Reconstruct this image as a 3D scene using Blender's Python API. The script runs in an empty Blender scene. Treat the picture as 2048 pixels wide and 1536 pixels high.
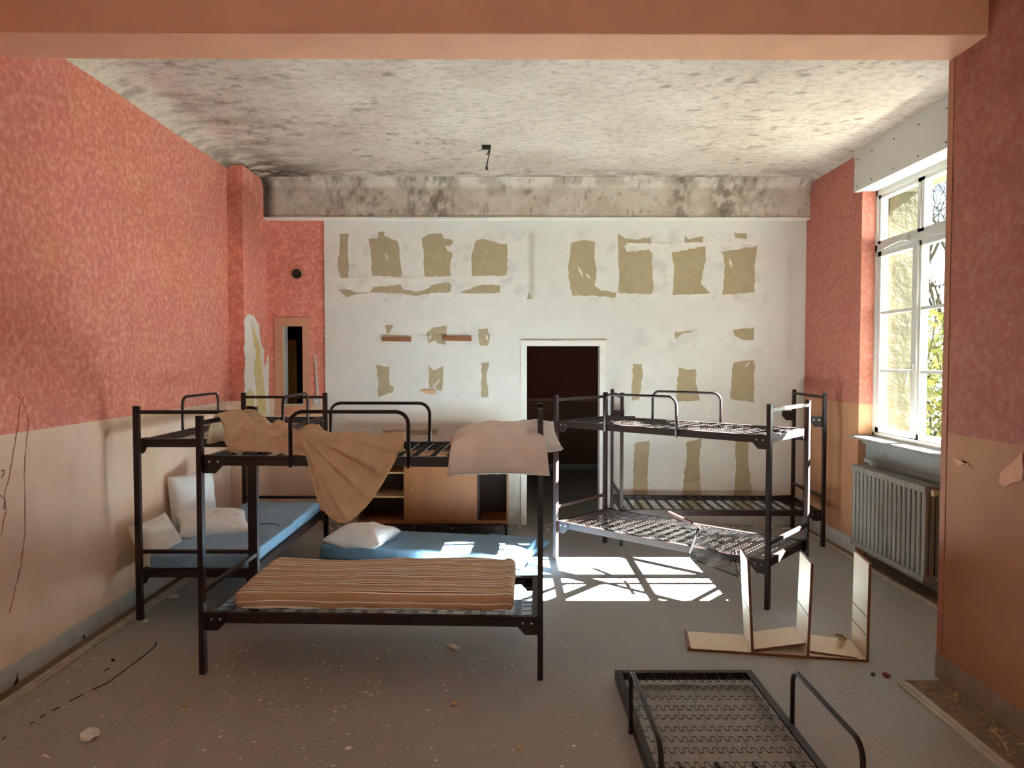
import bpy, bmesh, math, random
import numpy as np
from mathutils import Vector, Matrix, noise as mnoise
random.seed(7); rng = np.random.default_rng(7)
C = bpy.context.scene.collection
SC = bpy.context.scene
PI = math.pi

# ------------------------------------------------------------------ camera
F, PITCH, YAW, H = 1420.0, math.radians(2.0), math.radians(0.28), 1.8
cam_d = bpy.data.cameras.new('camera'); cam = bpy.data.objects.new('camera', cam_d); C.objects.link(cam)
cam_d.sensor_width = 36; cam_d.lens = F/2048*36; cam_d.clip_start = .05; cam_d.clip_end = 300
cam.location = (0, 0, H); cam.rotation_euler = (PI/2-PITCH, 0, -YAW)
SC.camera = cam
# ------------------------------------------------------------------ colour management
SC.view_settings.view_transform = 'Standard'; SC.view_settings.look = 'None'
SC.view_settings.gamma = 1; SC.view_settings.use_curve_mapping = False
SC.view_settings.exposure = 1.62
SC.cycles.max_bounces = 16; SC.cycles.diffuse_bounces = 10; SC.cycles.glossy_bounces = 4
SC.cycles.transparent_max_bounces = 12; SC.cycles.sample_clamp_indirect = 30
SC.cycles.use_denoising = True; SC.cycles.caustics_reflective = False; SC.cycles.caustics_refractive = False
# ------------------------------------------------------------------ world: daylight sky
SUN_EL = math.radians(36.7); SUN_STR = 190.0; SKY_STR = .13
W = bpy.data.worlds.new('sky'); SC.world = W; W.use_nodes = True
nt = W.node_tree; nt.nodes.clear()
wo = nt.nodes.new('ShaderNodeOutputWorld'); bg = nt.nodes.new('ShaderNodeBackground')
sky = nt.nodes.new('ShaderNodeTexSky'); sky.sky_type = 'NISHITA'; sky.sun_disc = False
sky.sun_elevation = SUN_EL; sky.sun_rotation = math.radians(90); sky.air_density = 1; sky.dust_density = .6; sky.ozone_density = 1.2
tc = nt.nodes.new('ShaderNodeTexCoord'); mp = nt.nodes.new('ShaderNodeMapping'); mp.inputs['Scale'].default_value = (1, 1, 2.6)
nz = nt.nodes.new('ShaderNodeTexNoise'); nz.inputs['Scale'].default_value = 2.6; nz.inputs['Detail'].default_value = 8
cr = nt.nodes.new('ShaderNodeValToRGB'); cr.color_ramp.elements[0].position = .50; cr.color_ramp.elements[1].position = .72
mx = nt.nodes.new('ShaderNodeMix'); mx.data_type = 'RGBA'; mx.inputs[7].default_value = (5.5, 7.0, 8.0, 1)
nt.links.new(tc.outputs['Generated'], mp.inputs[0]); nt.links.new(mp.outputs[0], nz.inputs['Vector'])
nt.links.new(nz.outputs['Fac'], cr.inputs[0]); nt.links.new(cr.outputs[0], mx.inputs[0])
nt.links.new(sky.outputs[0], mx.inputs[6]); nt.links.new(mx.outputs[2], bg.inputs[0])
bg.inputs[1].default_value = SKY_STR; nt.links.new(bg.outputs[0], wo.inputs[0])
# ------------------------------------------------------------------ sun
sd = bpy.data.lights.new('sun', 'SUN'); sd.energy = SUN_STR; sd.angle = math.radians(.18); sd.color = (.97, .99, 1.0)
sun = bpy.data.objects.new('sun', sd); C.objects.link(sun); sun.location = (20, 5, 15)
sun.rotation_euler = Vector((-1, .006, -math.tan(SUN_EL))).to_track_quat('-Z', 'Y').to_euler()
def portal(x, y, z, w, h, rz):
    d = bpy.data.lights.new('window_portal', 'AREA'); d.shape = 'RECTANGLE'; d.size = w; d.size_y = h; d.cycles.is_portal = True
    o = bpy.data.objects.new('window_portal', d); C.objects.link(o); o.location = (x, y, z); o.rotation_euler = (PI/2, 0, rz)
portal(3.72, 5.8, 2.22, 1.4, 2.3, PI/2)
# rear part of the room: unseen window added behind the camera for fill light
REAR_FILL_WIN = [(-3.3, -2.3)]
for a, b in REAR_FILL_WIN: portal(2.80, (a+b)/2, 2.2, b-a+.1, 2.3, PI/2)

# ------------------------------------------------------------------ pixel -> point helpers (authoring aid: real places in metres)
def ray(px, py):
    u = (px-1024)/F; v = -(py-768)/F
    fy = math.cos(PITCH)+v*math.sin(PITCH); fz = -math.sin(PITCH)+v*math.cos(PITCH)
    return (u*math.cos(YAW)+fy*math.sin(YAW), -u*math.sin(YAW)+fy*math.cos(YAW), fz)
def atz(px, py, z=0.):
    r = ray(px, py); k = (z-H)/r[2]; return Vector((r[0]*k, r[1]*k, z))
def aty(px, py, Y):
    r = ray(px, py); k = Y/r[1]; return Vector((r[0]*k, Y, H+r[2]*k))
def atx(px, py, X):
    r = ray(px, py); k = X/r[0]; return Vector((X, r[1]*k, H+r[2]*k))
def srgb(r, g, b):
    f = lambda c: (c/255/12.92) if c/255 <= .04045 else ((c/255+.055)/1.055)**2.4
    return (f(r), f(g), f(b), 1)

# ------------------------------------------------------------------ materials
def nodes(name):
    m = bpy.data.materials.new(name); m.use_nodes = True; t = m.node_tree
    b = t.nodes['Principled BSDF']; return m, t, b
def N(t, kind, **kw):
    n = t.nodes.new('ShaderNode'+kind)
    for k, v in kw.items():
        if k in n.inputs.keys(): n.inputs[k].default_value = v
        else: setattr(n, k, v)
    return n
def mixc(t, fac, a, b, mode='MIX'):
    n = t.nodes.new('ShaderNodeMix'); n.data_type = 'RGBA'; n.blend_type = mode
    for i, v in ((0, fac), (6, a), (7, b)):
        if hasattr(v, 'links'): t.links.new(v, n.inputs[i])
        else: n.inputs[i].default_value = v
    return n.outputs[2]
def ramp(t, src, stops, interp='LINEAR'):
    n = t.nodes.new('ShaderNodeValToRGB'); n.color_ramp.interpolation = interp
    e = n.color_ramp.elements
    while len(e) < len(stops): e.new(.5)
    for k, (p, c) in enumerate(stops):
        e[k].position = p; e[k].color = c if hasattr(c, '__len__') else (c, c, c, 1)
    t.links.new(src, n.inputs[0]); return n.outputs[0]
def tex(t, scale, detail=4, rough=.55, stretch=None, coord='Object'):
    tc = N(t, 'TexCoord'); n = N(t, 'TexNoise', Scale=scale, Detail=detail, Roughness=rough)
    if stretch:
        m = N(t, 'Mapping'); m.inputs['Scale'].default_value = stretch; t.links.new(tc.outputs[coord], m.inputs[0]); t.links.new(m.outputs[0], n.inputs['Vector'])
    else: t.links.new(tc.outputs[coord], n.inputs['Vector'])
    return n.outputs['Fac']
def bump(t, b, h, strength, dist=.01):
    n = N(t, 'Bump', Strength=strength, Distance=dist); t.links.new(h, n.inputs['Height']); t.links.new(n.outputs[0], b.inputs['Normal'])
def simple(name, col, rough=.6, var=.15, scale=8, metal=0, bmp=0, bscale=60, spec=.5, stretch=None, attr=False):
    m, t, b = nodes(name)
    f = tex(t, scale, 5, stretch=stretch)
    lo = tuple(c*(1-var) for c in col[:3])+(1,); hi = tuple(min(1, c*(1+var)) for c in col[:3])+(1,)
    out = ramp(t, f, [(.3, lo), (.7, hi)])
    if attr:
        a = N(t, 'Attribute'); a.attribute_name = 'Col'; out = mixc(t, 1.0, out, a.outputs['Color'], 'MULTIPLY')
    t.links.new(out, b.inputs['Base Color']); b.inputs['Roughness'].default_value = rough; b.inputs['Metallic'].default_value = metal
    b.inputs['Specular IOR Level'].default_value = spec
    if bmp: bump(t, b, tex(t, bscale, 4, stretch=stretch), bmp)
    return m
def wallpaper(name, zline=1.39, lift=1.0, pe=None):
    m, t, b = nodes(name)
    f = tex(t, 26, 3, .6); g = tex(t, 3.0, 3)
    pink = ramp(t, f, [(.32, srgb(184*lift, 108*lift, 94*lift)), (.5, srgb(200*lift, 124*lift, 108*lift)), (.66, srgb(214*lift, 152*lift, 134*lift))])
    pink = mixc(t, .25, pink, ramp(t, g, [(.3, srgb(196, 108, 98)), (.7, srgb(214, 142, 112))]))
    pe = pe or (srgb(222, 194, 172), srgb(234, 206, 184))
    peach = ramp(t, g, [(.3, pe[0]), (.7, pe[1])])
    gm = N(t, 'NewGeometry'); sx = N(t, 'SeparateXYZ'); t.links.new(gm.outputs['Position'], sx.inputs[0])
    w = N(t, 'Math', operation='GREATER_THAN'); t.links.new(sx.outputs[2], w.inputs[0]); w.inputs[1].default_value = zline
    col = mixc(t, w.outputs[0], peach, pink)
    a = N(t, 'Attribute'); a.attribute_name = 'Col'; col = mixc(t, 1.0, col, a.outputs['Color'], 'MULTIPLY')
    t.links.new(col, b.inputs['Base Color']); b.inputs['Roughness'].default_value = .75; b.inputs['Specular IOR Level'].default_value = .25
    bump(t, b, f, .25, .004)
    return m
def board(name, white, edge, axis):
    """white melamine faces, brown chipboard on the thin edges (by object-space normal)"""
    m, t, b = nodes(name)
    f = tex(t, 5, 4); e = tex(t, 60, 3)
    a = ramp(t, f, [(.3, tuple(c*.9 for c in white[:3])+(1,)), (.7, white)])
    k = ramp(t, e, [(.3, tuple(c*.6 for c in edge[:3])+(1,)), (.7, edge)])
    tcn = N(t, 'TexCoord'); sx = N(t, 'SeparateXYZ'); t.links.new(tcn.outputs['Normal'], sx.inputs[0])
    ab = N(t, 'Math', operation='ABSOLUTE'); t.links.new(sx.outputs[axis], ab.inputs[0])
    gt = N(t, 'Math', operation='GREATER_THAN'); gt.inputs[1].default_value = .7; t.links.new(ab.outputs[0], gt.inputs[0])
    t.links.new(mixc(t, gt.outputs[0], k, a), b.inputs['Base Color']); b.inputs['Roughness'].default_value = .4
    return m
M = {}
M['wallpaper'] = wallpaper('pink_wallpaper', lift=1.1)
M['wallpaper_shaded'] = wallpaper('shaded_pink_wallpaper', lift=.8, pe=(srgb(178, 132, 100), srgb(190, 142, 108)))  # darker copy of the pink paper; dimmer light on right walls painted in
M['plasterboard'] = simple('plasterboard_paint', srgb(212, 210, 203), .8, .035, 7, attr=True, bmp=.15, bscale=45)
M['torn'] = simple('torn_paper_liner', srgb(168, 154, 122), .9, .07, 14, bmp=.3, bscale=80)
M['plaster_white'] = simple('bare_white_plaster', srgb(222, 217, 208), .85, .06, 12, bmp=.3, bscale=40)
M['yellow_plaster'] = simple('yellowed_plaster', srgb(206, 186, 128), .85, .12, 12, bmp=.3, bscale=40)
M['beam_paint'] = simple('peach_beam_paint', srgb(198, 144, 112), .7, .06, 4, bmp=.1, bscale=20)
M['white_paint'] = simple('white_paint', srgb(222, 220, 212), .5, .05, 5)
M['pvc'] = simple('white_pvc', srgb(192, 192, 186), .35, .02, 5)
M['box_paint'] = simple('shutter_box_paint', srgb(188, 184, 176), .6, .03, 3)
M['grey_paint'] = simple('grey_blue_paint', srgb(150, 155, 152), .55, .1, 9, bmp=.1)
M['skirting'] = simple('skirting_paint', srgb(190, 188, 182), .55, .12, 9, bmp=.2, bscale=40, attr=False)
M['strip'] = simple('trim_strip', srgb(176, 168, 154), .6, .2, 12, bmp=.2, bscale=50)
M['sill_paint'] = simple('sill_paint', srgb(140, 138, 132), .5, .05, 3)
M['bead'] = simple('corner_bead_paint', srgb(158, 100, 72), .7, .1, 8)
M['gutter'] = simple('dusty_gap', srgb(120, 102, 82), .95, .25, 10, bmp=.4, bscale=60)
M['radiator'] = simple('radiator_enamel', srgb(132, 128, 120), .45, .06, 6)
M['brass'] = simple('brass', srgb(196, 180, 140), .35, .1, 20, metal=.5)
M['steel'] = simple('dark_brown_steel', srgb(36, 20, 17), .45, .35, 14, spec=.35, bmp=.05, bscale=90)
M['wire'] = simple('dark_spring_wire', srgb(34, 24, 21), .3, .3, 30, metal=.3)
M['bolt'] = simple('zinc_bolt', srgb(190, 190, 188), .35, .1, 30, metal=.9)
M['pillow_white'] = simple('white_cotton', srgb(230, 232, 234), .9, .05, 9, bmp=.35, bscale=34, spec=.1)
M['pillow_beige'] = simple('off_white_cotton', srgb(226, 220, 214), .9, .06, 9, bmp=.4, bscale=34, spec=.1)
M['blanket'] = simple('beige_wool', srgb(206, 180, 150), .95, .1, 12, bmp=.45, bscale=150, spec=.1)
M['wood'] = simple('cabinet_veneer', srgb(140, 86, 40), .5, .18, 4, stretch=(1, 1, .25))
M['wood_edge'] = simple('cabinet_edge', srgb(126, 78, 42), .55, .18, 9)
M['wood_pale'] = simple('shelf_pale_wood', srgb(190, 160, 118), .6, .12, 9)
M['wood_dark'] = simple('cabinet_inside', srgb(60, 38, 26), .7, .2, 9)
M['batten'] = simple('brown_batten', srgb(140, 88, 56), .65, .2, 18, stretch=(.2, 1, 1))
M['broken_wood'] = simple('broken_batten', srgb(196, 160, 116), .7, .2, 18)
M['stone'] = simple('yellow_stone', srgb(224, 186, 96), .9, .16, 5, bmp=.5, bscale=14)
M['black'] = simple('black_pipe', srgb(18, 18, 20), .5, .1, 20)
M['paper'] = simple('white_plaster_flake', srgb(224, 220, 212), .85, .06, 30)
M['flake_tan'] = simple('tan_flake', srgb(190, 150, 96), .85, .1, 30)
M['red'] = simple('dark_red_plastic', srgb(120, 30, 32), .4, .1, 30)
M['shade_wood'] = simple('rusty_handle', srgb(70, 34, 22), .6, .2, 30)
M['mesh_net'] = simple('grey_wire_mesh', srgb(14, 12, 11), .9, .2, 30, spec=.05)
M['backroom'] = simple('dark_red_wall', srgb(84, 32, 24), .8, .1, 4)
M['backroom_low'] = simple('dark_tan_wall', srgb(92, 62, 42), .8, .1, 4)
M['grass'] = simple('yard_ground', srgb(76, 80, 70), .95, .12, 2)
M['bark'] = simple('bare_bark', srgb(48, 42, 38), .9, .2, 6)
M['panelX'] = board('melamine_upright', srgb(226, 214, 190), srgb(128, 78, 50), 0)
M['panelZ'] = board('melamine_shelf', srgb(226, 214, 190), srgb(128, 78, 50), 2)
def mk_leaf():
    m, t, b = nodes('sunlit_leaves'); i = N(t, 'NewGeometry')
    c = ramp(t, i.outputs['Random Per Island'], [(0, srgb(70, 82, 36)), (.45, srgb(112, 116, 56)), (.75, srgb(142, 136, 92)), (1, srgb(50, 62, 30))])
    t.links.new(c, b.inputs['Base Color']); b.inputs['Roughness'].default_value = .6; return m
M['leaf'] = mk_leaf()
def mk_vinyl():
    m, t, b = nodes('blue_vinyl'); f = tex(t, 3, 4); a = ramp(t, f, [(.3, srgb(112, 152, 186)), (.7, srgb(128, 168, 200))])
    t.links.new(a, b.inputs['Base Color']); b.inputs['Roughness'].default_value = .5
    w = tex(t, 3.2, 4, .55, stretch=(1.0, 5.5, 1)); w2 = tex(t, 14, 3, .5, stretch=(1, 2, 1))
    s = N(t, 'Math', operation='ADD'); t.links.new(w, s.inputs[0]); q = N(t, 'Math', operation='MULTIPLY'); q.inputs[1].default_value = .25
    t.links.new(w2, q.inputs[0]); t.links.new(q.outputs[0], s.inputs[1]); bump(t, b, s.outputs[0], .5, .05); return m
M['vinyl'] = mk_vinyl()
def mk_stripe():
    m, t, b = nodes('striped_ticking'); tcn = N(t, 'TexCoord'); sx = N(t, 'SeparateXYZ'); t.links.new(tcn.outputs['Object'], sx.inputs[0])
    s = N(t, 'Math', operation='ADD'); t.links.new(sx.outputs[1], s.inputs[0]); t.links.new(sx.outputs[2], s.inputs[1])
    wv = tex(t, 2.2, 2); wm = N(t, 'Math', operation='MULTIPLY_ADD'); t.links.new(wv, wm.inputs[0]); wm.inputs[1].default_value = .03; t.links.new(s.outputs[0], wm.inputs[2])
    d = N(t, 'Math', operation='MULTIPLY'); d.inputs[1].default_value = 1/.13; t.links.new(wm.outputs[0], d.inputs[0])
    fr = N(t, 'Math', operation='FRACT'); t.links.new(d.outputs[0], fr.inputs[0])
    br = srgb(186, 154, 122); dk = srgb(134, 98, 78); cr_ = srgb(252, 248, 240); md = srgb(200, 172, 146)
    c = ramp(t, fr.outputs[0], [(0, br), (.34, cr_), (.42, dk), (.54, cr_), (.61, br), (.82, cr_), (.86, br)], 'CONSTANT')
    f = tex(t, 60, 3); c = mixc(t, .12, c, ramp(t, f, [(.3, .0), (.7, 1.)]), 'OVERLAY')
    t.links.new(c, b.inputs['Base Color']); b.inputs['Roughness'].default_value = .9; b.inputs['Specular IOR Level'].default_value = .1
    bump(t, b, tex(t, 9, 3, stretch=(1, .4, 1)), .3, .03); return m
M['stripe'] = mk_stripe()
def mk_floor():
    m, t, b = nodes('grey_linoleum')
    f = tex(t, 1.1, 6, .6); g = tex(t, 55, 5, .7); s = tex(t, 9, 6, .65, stretch=(1, .35, 1))
    c = ramp(t, f, [(.3, srgb(146, 149, 147)), (.7, srgb(164, 168, 167))])
    c = mixc(t, .35, c, ramp(t, g, [(.35, srgb(116, 115, 112)), (.7, srgb(168, 168, 166))]))
    c = mixc(t, ramp(t, s, [(.56, 0.), (.78, .45)]), c, srgb(186, 178, 164))
    a = N(t, 'Attribute'); a.attribute_name = 'Col'; c = mixc(t, 1.0, c, a.outputs['Color'], 'MULTIPLY')
    t.links.new(c, b.inputs['Base Color']); t.links.new(ramp(t, f, [(.3, .42), (.7, .6)]), b.inputs['Roughness'])
    b.inputs['Specular IOR Level'].default_value = .35
    bump(t, b, g, .12, .004); return m
M['floor'] = mk_floor()
def mk_ceiling():
    m, t, b = nodes('mouldy_ceiling_plaster')
    f = tex(t, 1.6, 7, .65); g = tex(t, 15, 6, .75, stretch=(.8, 1.3, 1)); s = tex(t, 38, 5, .78, stretch=(.75, 1.25, 1))
    c = ramp(t, f, [(.3, srgb(182, 166, 151)), (.6, srgb(201, 188, 174))])
    c = mixc(t, ramp(t, g, [(.36, .55), (.52, 0.)]), c, srgb(140, 130, 122))
    c = mixc(t, ramp(t, s, [(.30, .7), (.42, 0.)]), c, srgb(84, 76, 70))
    a = N(t, 'Attribute'); a.attribute_name = 'Col'; c = mixc(t, 1.0, c, a.outputs['Color'], 'MULTIPLY')
    t.links.new(c, b.inputs['Base Color']); b.inputs['Roughness'].default_value = .9; b.inputs['Specular IOR Level'].default_value = .15
    bump(t, b, g, .5, .02); return m
M['ceiling'] = mk_ceiling()
def mk_glass():
    m = bpy.data.materials.new('window_glass'); m.use_nodes = True; t = m.node_tree; t.nodes.clear()
    o = N(t, 'OutputMaterial'); mx = N(t, 'MixShader'); tr = N(t, 'BsdfTransparent'); gl = N(t, 'BsdfGlossy', Roughness=.02); fr = N(t, 'Fresnel', IOR=1.45)
    tr.inputs[0].default_value = (.95, .98, .97, 1)
    g = N(t, 'NewGeometry'); k = N(t, 'Math', operation='SUBTRACT'); k.inputs[0].default_value = 1; t.links.new(g.outputs['Backfacing'], k.inputs[1])
    q = N(t, 'Math', operation='MULTIPLY'); t.links.new(fr.outputs[0], q.inputs[0]); t.links.new(k.outputs[0], q.inputs[1])
    t.links.new(q.outputs[0], mx.inputs[0]); t.links.new(tr.outputs[0], mx.inputs[1]); t.links.new(gl.outputs[0], mx.inputs[2]); t.links.new(mx.outputs[0], o.inputs[0]); return m
M['glass'] = mk_glass()

# ------------------------------------------------------------------ object helpers
def obj(name, me, mat=None, parent=None, loc=None, rot=None, smooth=False):
    if isinstance(me, MB): me = me.mesh(name)
    o = bpy.data.objects.new(name, me); C.objects.link(o)
    if mat is not None and len(me.materials) == 0: me.materials.append(mat)
    if parent: o.parent = parent
    if loc is not None: o.location = loc
    if rot is not None: o.rotation_euler = rot
    if smooth: me.polygons.foreach_set('use_smooth', [True]*len(me.polygons))
    return o
def tag(o, label, cat, group=None):
    o['label'] = label; o['category'] = cat
    if group: o['group'] = group
    return o
def thing(name, label, cat, loc=(0, 0, 0), rz=0, group=None):
    o = bpy.data.objects.new(name, None); C.objects.link(o); o.location = loc; o.rotation_euler = (0, 0, rz)
    o.empty_display_size = .1
    return tag(o, label, cat, group)
def struct(o): o['kind'] = 'structure'; return o
class MB:
    def __init__(s): s.v = []; s.f = []
    def quad(s, *p):
        n = len(s.v); s.v += [tuple(q) for q in p]; s.f.append(tuple(range(n, n+len(p))))
    def box(s, a, b, mat=None):
        x0, y0, z0 = a; x1, y1, z1 = b; n = len(s.v)
        P = [(x0, y0, z0), (x1, y0, z0), (x1, y1, z0), (x0, y1, z0), (x0, y0, z1), (x1, y0, z1), (x1, y1, z1), (x0, y1, z1)]
        if mat is not None: P = [tuple(mat @ Vector(p)) for p in P]
        s.v += P
        s.f += [tuple(n+i for i in q) for q in ((0, 3, 2, 1), (4, 5, 6, 7), (0, 1, 5, 4), (1, 2, 6, 5), (2, 3, 7, 6), (3, 0, 4, 7))]
        return s
    def bar(s, a, b, w, h, up=(0, 0, 1)):
        a, b = Vector(a), Vector(b); d = (b-a).normalized(); up = Vector(up)
        if abs(d.dot(up)) > .95: up = Vector((0, 1, 0))
        sd = d.cross(up).normalized(); u = sd.cross(d).normalized()
        n = len(s.v)
        for p in (a, b):
            for sx, sz in ((-1, -1), (1, -1), (1, 1), (-1, 1)): s.v.append(tuple(p+sd*(sx*w/2)+u*(sz*h/2)))
        s.f += [tuple(n+i for i in q) for q in ((0, 1, 2, 3), (7, 6, 5, 4), (0, 4, 5, 1), (1, 5, 6, 2), (2, 6, 7, 3), (3, 7, 4, 0))]
        return s
    def tube(s, pts, r, k=8, cap=True):
        pts = [Vector(p) for p in pts]; n0 = len(s.v); up = None
        for i, p in enumerate(pts):
            d = (pts[min(i+1, len(pts)-1)]-pts[max(i-1, 0)]).normalized()
            if up is None: up = Vector((0, 0, 1)) if abs(d.z) < .9 else Vector((1, 0, 0))
            sd = d.cross(up).normalized(); up = sd.cross(d).normalized()
            rr = r[i] if hasattr(r, '__len__') else r
            for j in range(k):
                a = 2*PI*j/k; s.v.append(tuple(p+(sd*math.cos(a)+up*math.sin(a))*rr))
        for i in range(len(pts)-1):
            for j in range(k):
                a = n0+i*k+j; b = n0+i*k+(j+1) % k; s.f.append((a, b, b+k, a+k))
        if cap:
            s.f.append(tuple(n0+j for j in range(k))[::-1]); s.f.append(tuple(n0+(len(pts)-1)*k+j for j in range(k)))
        return s
    def prism(s, poly, n, th):
        """poly: 3-D points of a planar outline, extruded by n*th"""
        n = Vector(n)*th; k0 = len(s.v); k = len(poly)
        s.v += [tuple(Vector(p)) for p in poly]+[tuple(Vector(p)+n) for p in poly]
        s.f.append(tuple(range(k0, k0+k))); s.f.append(tuple(range(k0+2*k-1, k0+k-1, -1)))
        for i in range(k): j = (i+1) % k; s.f.append((k0+i, k0+k+i, k0+k+j, k0+j))
        return s
    def mesh(s, name):
        m = bpy.data.meshes.new(name); m.from_pydata(s.v, [], s.f); m.update()
        bm = bmesh.new(); bm.from_mesh(m); bmesh.ops.recalc_face_normals(bm, faces=bm.faces); bm.to_mesh(m); bm.free()
        return m
def box_obj(name, a, b, mat, parent=None, bev=0):
    """box whose origin sits at its base centre"""
    c = Vector(((a[0]+b[0])/2, (a[1]+b[1])/2, min(a[2], b[2])))
    o = obj(name, MB().box(tuple(Vector(a)-c), tuple(Vector(b)-c)), mat, parent, c)
    if bev:
        m = o.modifiers.new('bevel', 'BEVEL'); m.width = bev; m.segments = 2
    return o

# ------------------------------------------------------------------ numpy noise for stains
def vnoise(x, y, seed):
    r = np.random.default_rng(seed); G = r.random((64, 64))
    xi = np.floor(x).astype(int); yi = np.floor(y).astype(int); fx = x-xi; fy = y-yi
    fx = fx*fx*(3-2*fx); fy = fy*fy*(3-2*fy)
    g = lambda a, b: G[a % 64, b % 64]
    return (g(xi, yi)*(1-fx)+g(xi+1, yi)*fx)*(1-fy)+(g(xi, yi+1)*(1-fx)+g(xi+1, yi+1)*fx)*fy
def fbm(x, y, s, seed=1, o=4):
    v = 0; a = .5; t = 0
    for i in range(o): v = v+a*vnoise(x*s, y*s, seed+i); t += a; a *= .55; s *= 2.1
    return v/t
def sstep(a, b, x): t = np.clip((x-a)/(b-a), 0, 1); return t*t*(3-2*t)
def lin(a, b, d): return list(np.linspace(a, b, max(2, int(round(abs(b-a)/d))+1)))
def cuts(a, b, d, extra):
    v = sorted(set([round(q, 4) for q in lin(a, b, d)]+[round(e, 4) for e in extra]))
    out = [v[0]]
    for q in v[1:]:
        if q-out[-1] < d*.2:
            if round(q, 4) in [round(e, 4) for e in extra] or q == v[-1]: out[-1] = q
            continue
        out.append(q)
    return out
def panel(name, O, U, V, Nrm, us, vs, holes, th, mat, colfn=None, dispfn=None):
    """wall slab: gridded front face with rectangular holes, real thickness th behind (-Nrm)"""
    O, U, V, Nrm = map(Vector, (O, U, V, Nrm)); nu, nv = len(us), len(vs)
    UU, VV = np.meshgrid(us, vs, indexing='ij')
    P = np.array(O)[None, None]+UU[..., None]*np.array(U)+VV[..., None]*np.array(V)
    if dispfn is not None: P = P+dispfn(UU, VV)[..., None]*np.array(Nrm)
    Bk = P-np.array(Nrm)*th
    if dispfn is not None: Bk = np.array(O)[None, None]+UU[..., None]*np.array(U)+VV[..., None]*np.array(V)-np.array(Nrm)*th
    verts = np.concatenate([P.reshape(-1, 3), Bk.reshape(-1, 3)]); nb = nu*nv
    solid = np.ones((nu-1, nv-1), bool)
    for (a, b, c, d) in holes:
        for i in range(nu-1):
            um = (us[i]+us[i+1])/2
            if a < um < b:
                for j in range(nv-1):
                    if c < (vs[j]+vs[j+1])/2 < d: solid[i, j] = False
    F_ = []
    ix = lambda i, j: i*nv+j
    flip = U.cross(V).dot(Nrm) < 0
    for i in range(nu-1):
        for j in range(nv-1):
            if not solid[i, j]: continue
            q = (ix(i, j), ix(i+1, j), ix(i+1, j+1), ix(i, j+1))
            if flip: q = q[::-1]
            F_.append(q); F_.append(tuple(k+nb for k in q[::-1]))
            for (di, dj, e) in ((-1, 0, (ix(i, j), ix(i, j+1))), (1, 0, (ix(i+1, j+1), ix(i+1, j))), (0, -1, (ix(i+1, j), ix(i, j))), (0, 1, (ix(i, j+1), ix(i+1, j+1)))):
                a, b = i+di, j+dj
                if a < 0 or b < 0 or a >= nu-1 or b >= nv-1 or not solid[a, b]:
                    f = (e[0], e[1], e[1]+nb, e[0]+nb)
                    F_.append(f[::-1] if flip else f)
    me = bpy.data.meshes.new(name); me.from_pydata(verts.tolist(), [], F_); me.update(); me.materials.append(mat)
    at = me.color_attributes.new('Col', 'FLOAT_COLOR', 'POINT')
    c = np.ones((2, nu, nv, 4))
    if colfn is not None:
        cc = colfn(P[..., 0], P[..., 1], P[..., 2]); c[0, ..., :3] = cc; c[1, ..., :3] = cc
    at.data.foreach_set('color', c.reshape(-1))
    o = bpy.data.objects.new(name, me); C.objects.link(o); struct(o); return o
def dark(*masks):
    """multiply tint from a list of (mask, rgb)"""
    c = None
    for m, rgb in masks:
        k = 1-m[..., None]*(1-np.array(rgb)); c = k if c is None else c*k
    return c

# ================================================================== SETTING
YB = 7.68; XL = -2.74; XR = 3.2; ZC = 3.72; XP = 2.44; YW = (5.10, 6.46)
MOLD = (.32, .30, .27)
# floor
def floor_col(x, y, z):
    n = fbm(x, y, .7, 3); n2 = fbm(x, y, 3, 9)
    brown = sstep(4.5, 3.2, y+.3*x)*.7
    m1 = sstep(.5, .8, n)*.5; m2 = sstep(.62, .8, n2)*.35
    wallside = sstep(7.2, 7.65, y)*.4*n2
    return dark((brown, (1.12, .96, .85)), (m1, (.88, .86, .84)), (m2, (1.1, 1.08, 1.05)), (wallside, (.4, .36, .3)))
floor = panel('floor', (0, 0, 0), (1, 0, 0), (0, 1, 0), (0, 0, 1), lin(-2.95, 3.5, .06), lin(-5, 11.7, .06), [], .2, M['floor'], floor_col)
# ceiling beyond the beam, coved down to the walls
def ceil_disp(u, v):
    d = np.minimum(np.minimum(u-XL, (XR+.02)-u), (YB-.09)-v)
    r = .30; k = np.clip(1-np.clip(d, 0, r)/r, 0, 1)
    return (1-np.sqrt(np.clip(1-k**2, 0, 1)))*.075+.012*(fbm(u, v, 1.6, 4)-.5)+.004*(fbm(u, v, 7, 14)-.5)
def ceil_col(x, y, z):
    n = fbm(x, y*1.3, .9, 11); n2 = fbm(x, y*2.2, 4.5, 22); n3 = fbm(x, y*1.5, 10, 5)
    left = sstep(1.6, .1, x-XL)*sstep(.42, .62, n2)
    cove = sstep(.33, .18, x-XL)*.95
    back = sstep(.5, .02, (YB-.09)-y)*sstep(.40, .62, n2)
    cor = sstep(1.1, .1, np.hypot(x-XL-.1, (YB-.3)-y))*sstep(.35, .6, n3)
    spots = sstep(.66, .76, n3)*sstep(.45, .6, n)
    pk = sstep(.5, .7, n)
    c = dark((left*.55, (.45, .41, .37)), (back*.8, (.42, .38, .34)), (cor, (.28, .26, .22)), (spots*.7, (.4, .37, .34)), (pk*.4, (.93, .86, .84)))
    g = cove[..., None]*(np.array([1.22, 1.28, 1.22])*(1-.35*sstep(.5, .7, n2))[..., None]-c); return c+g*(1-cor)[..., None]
ceiling = panel('ceiling', (0, 0, ZC), (1, 0, 0), (0, 1, 0), (0, 0, -1), lin(XL-.05, XR+.1, .03), lin(3.7, YB+.02, .03), [], .2, M['ceiling'], ceil_col, ceil_disp)
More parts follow.
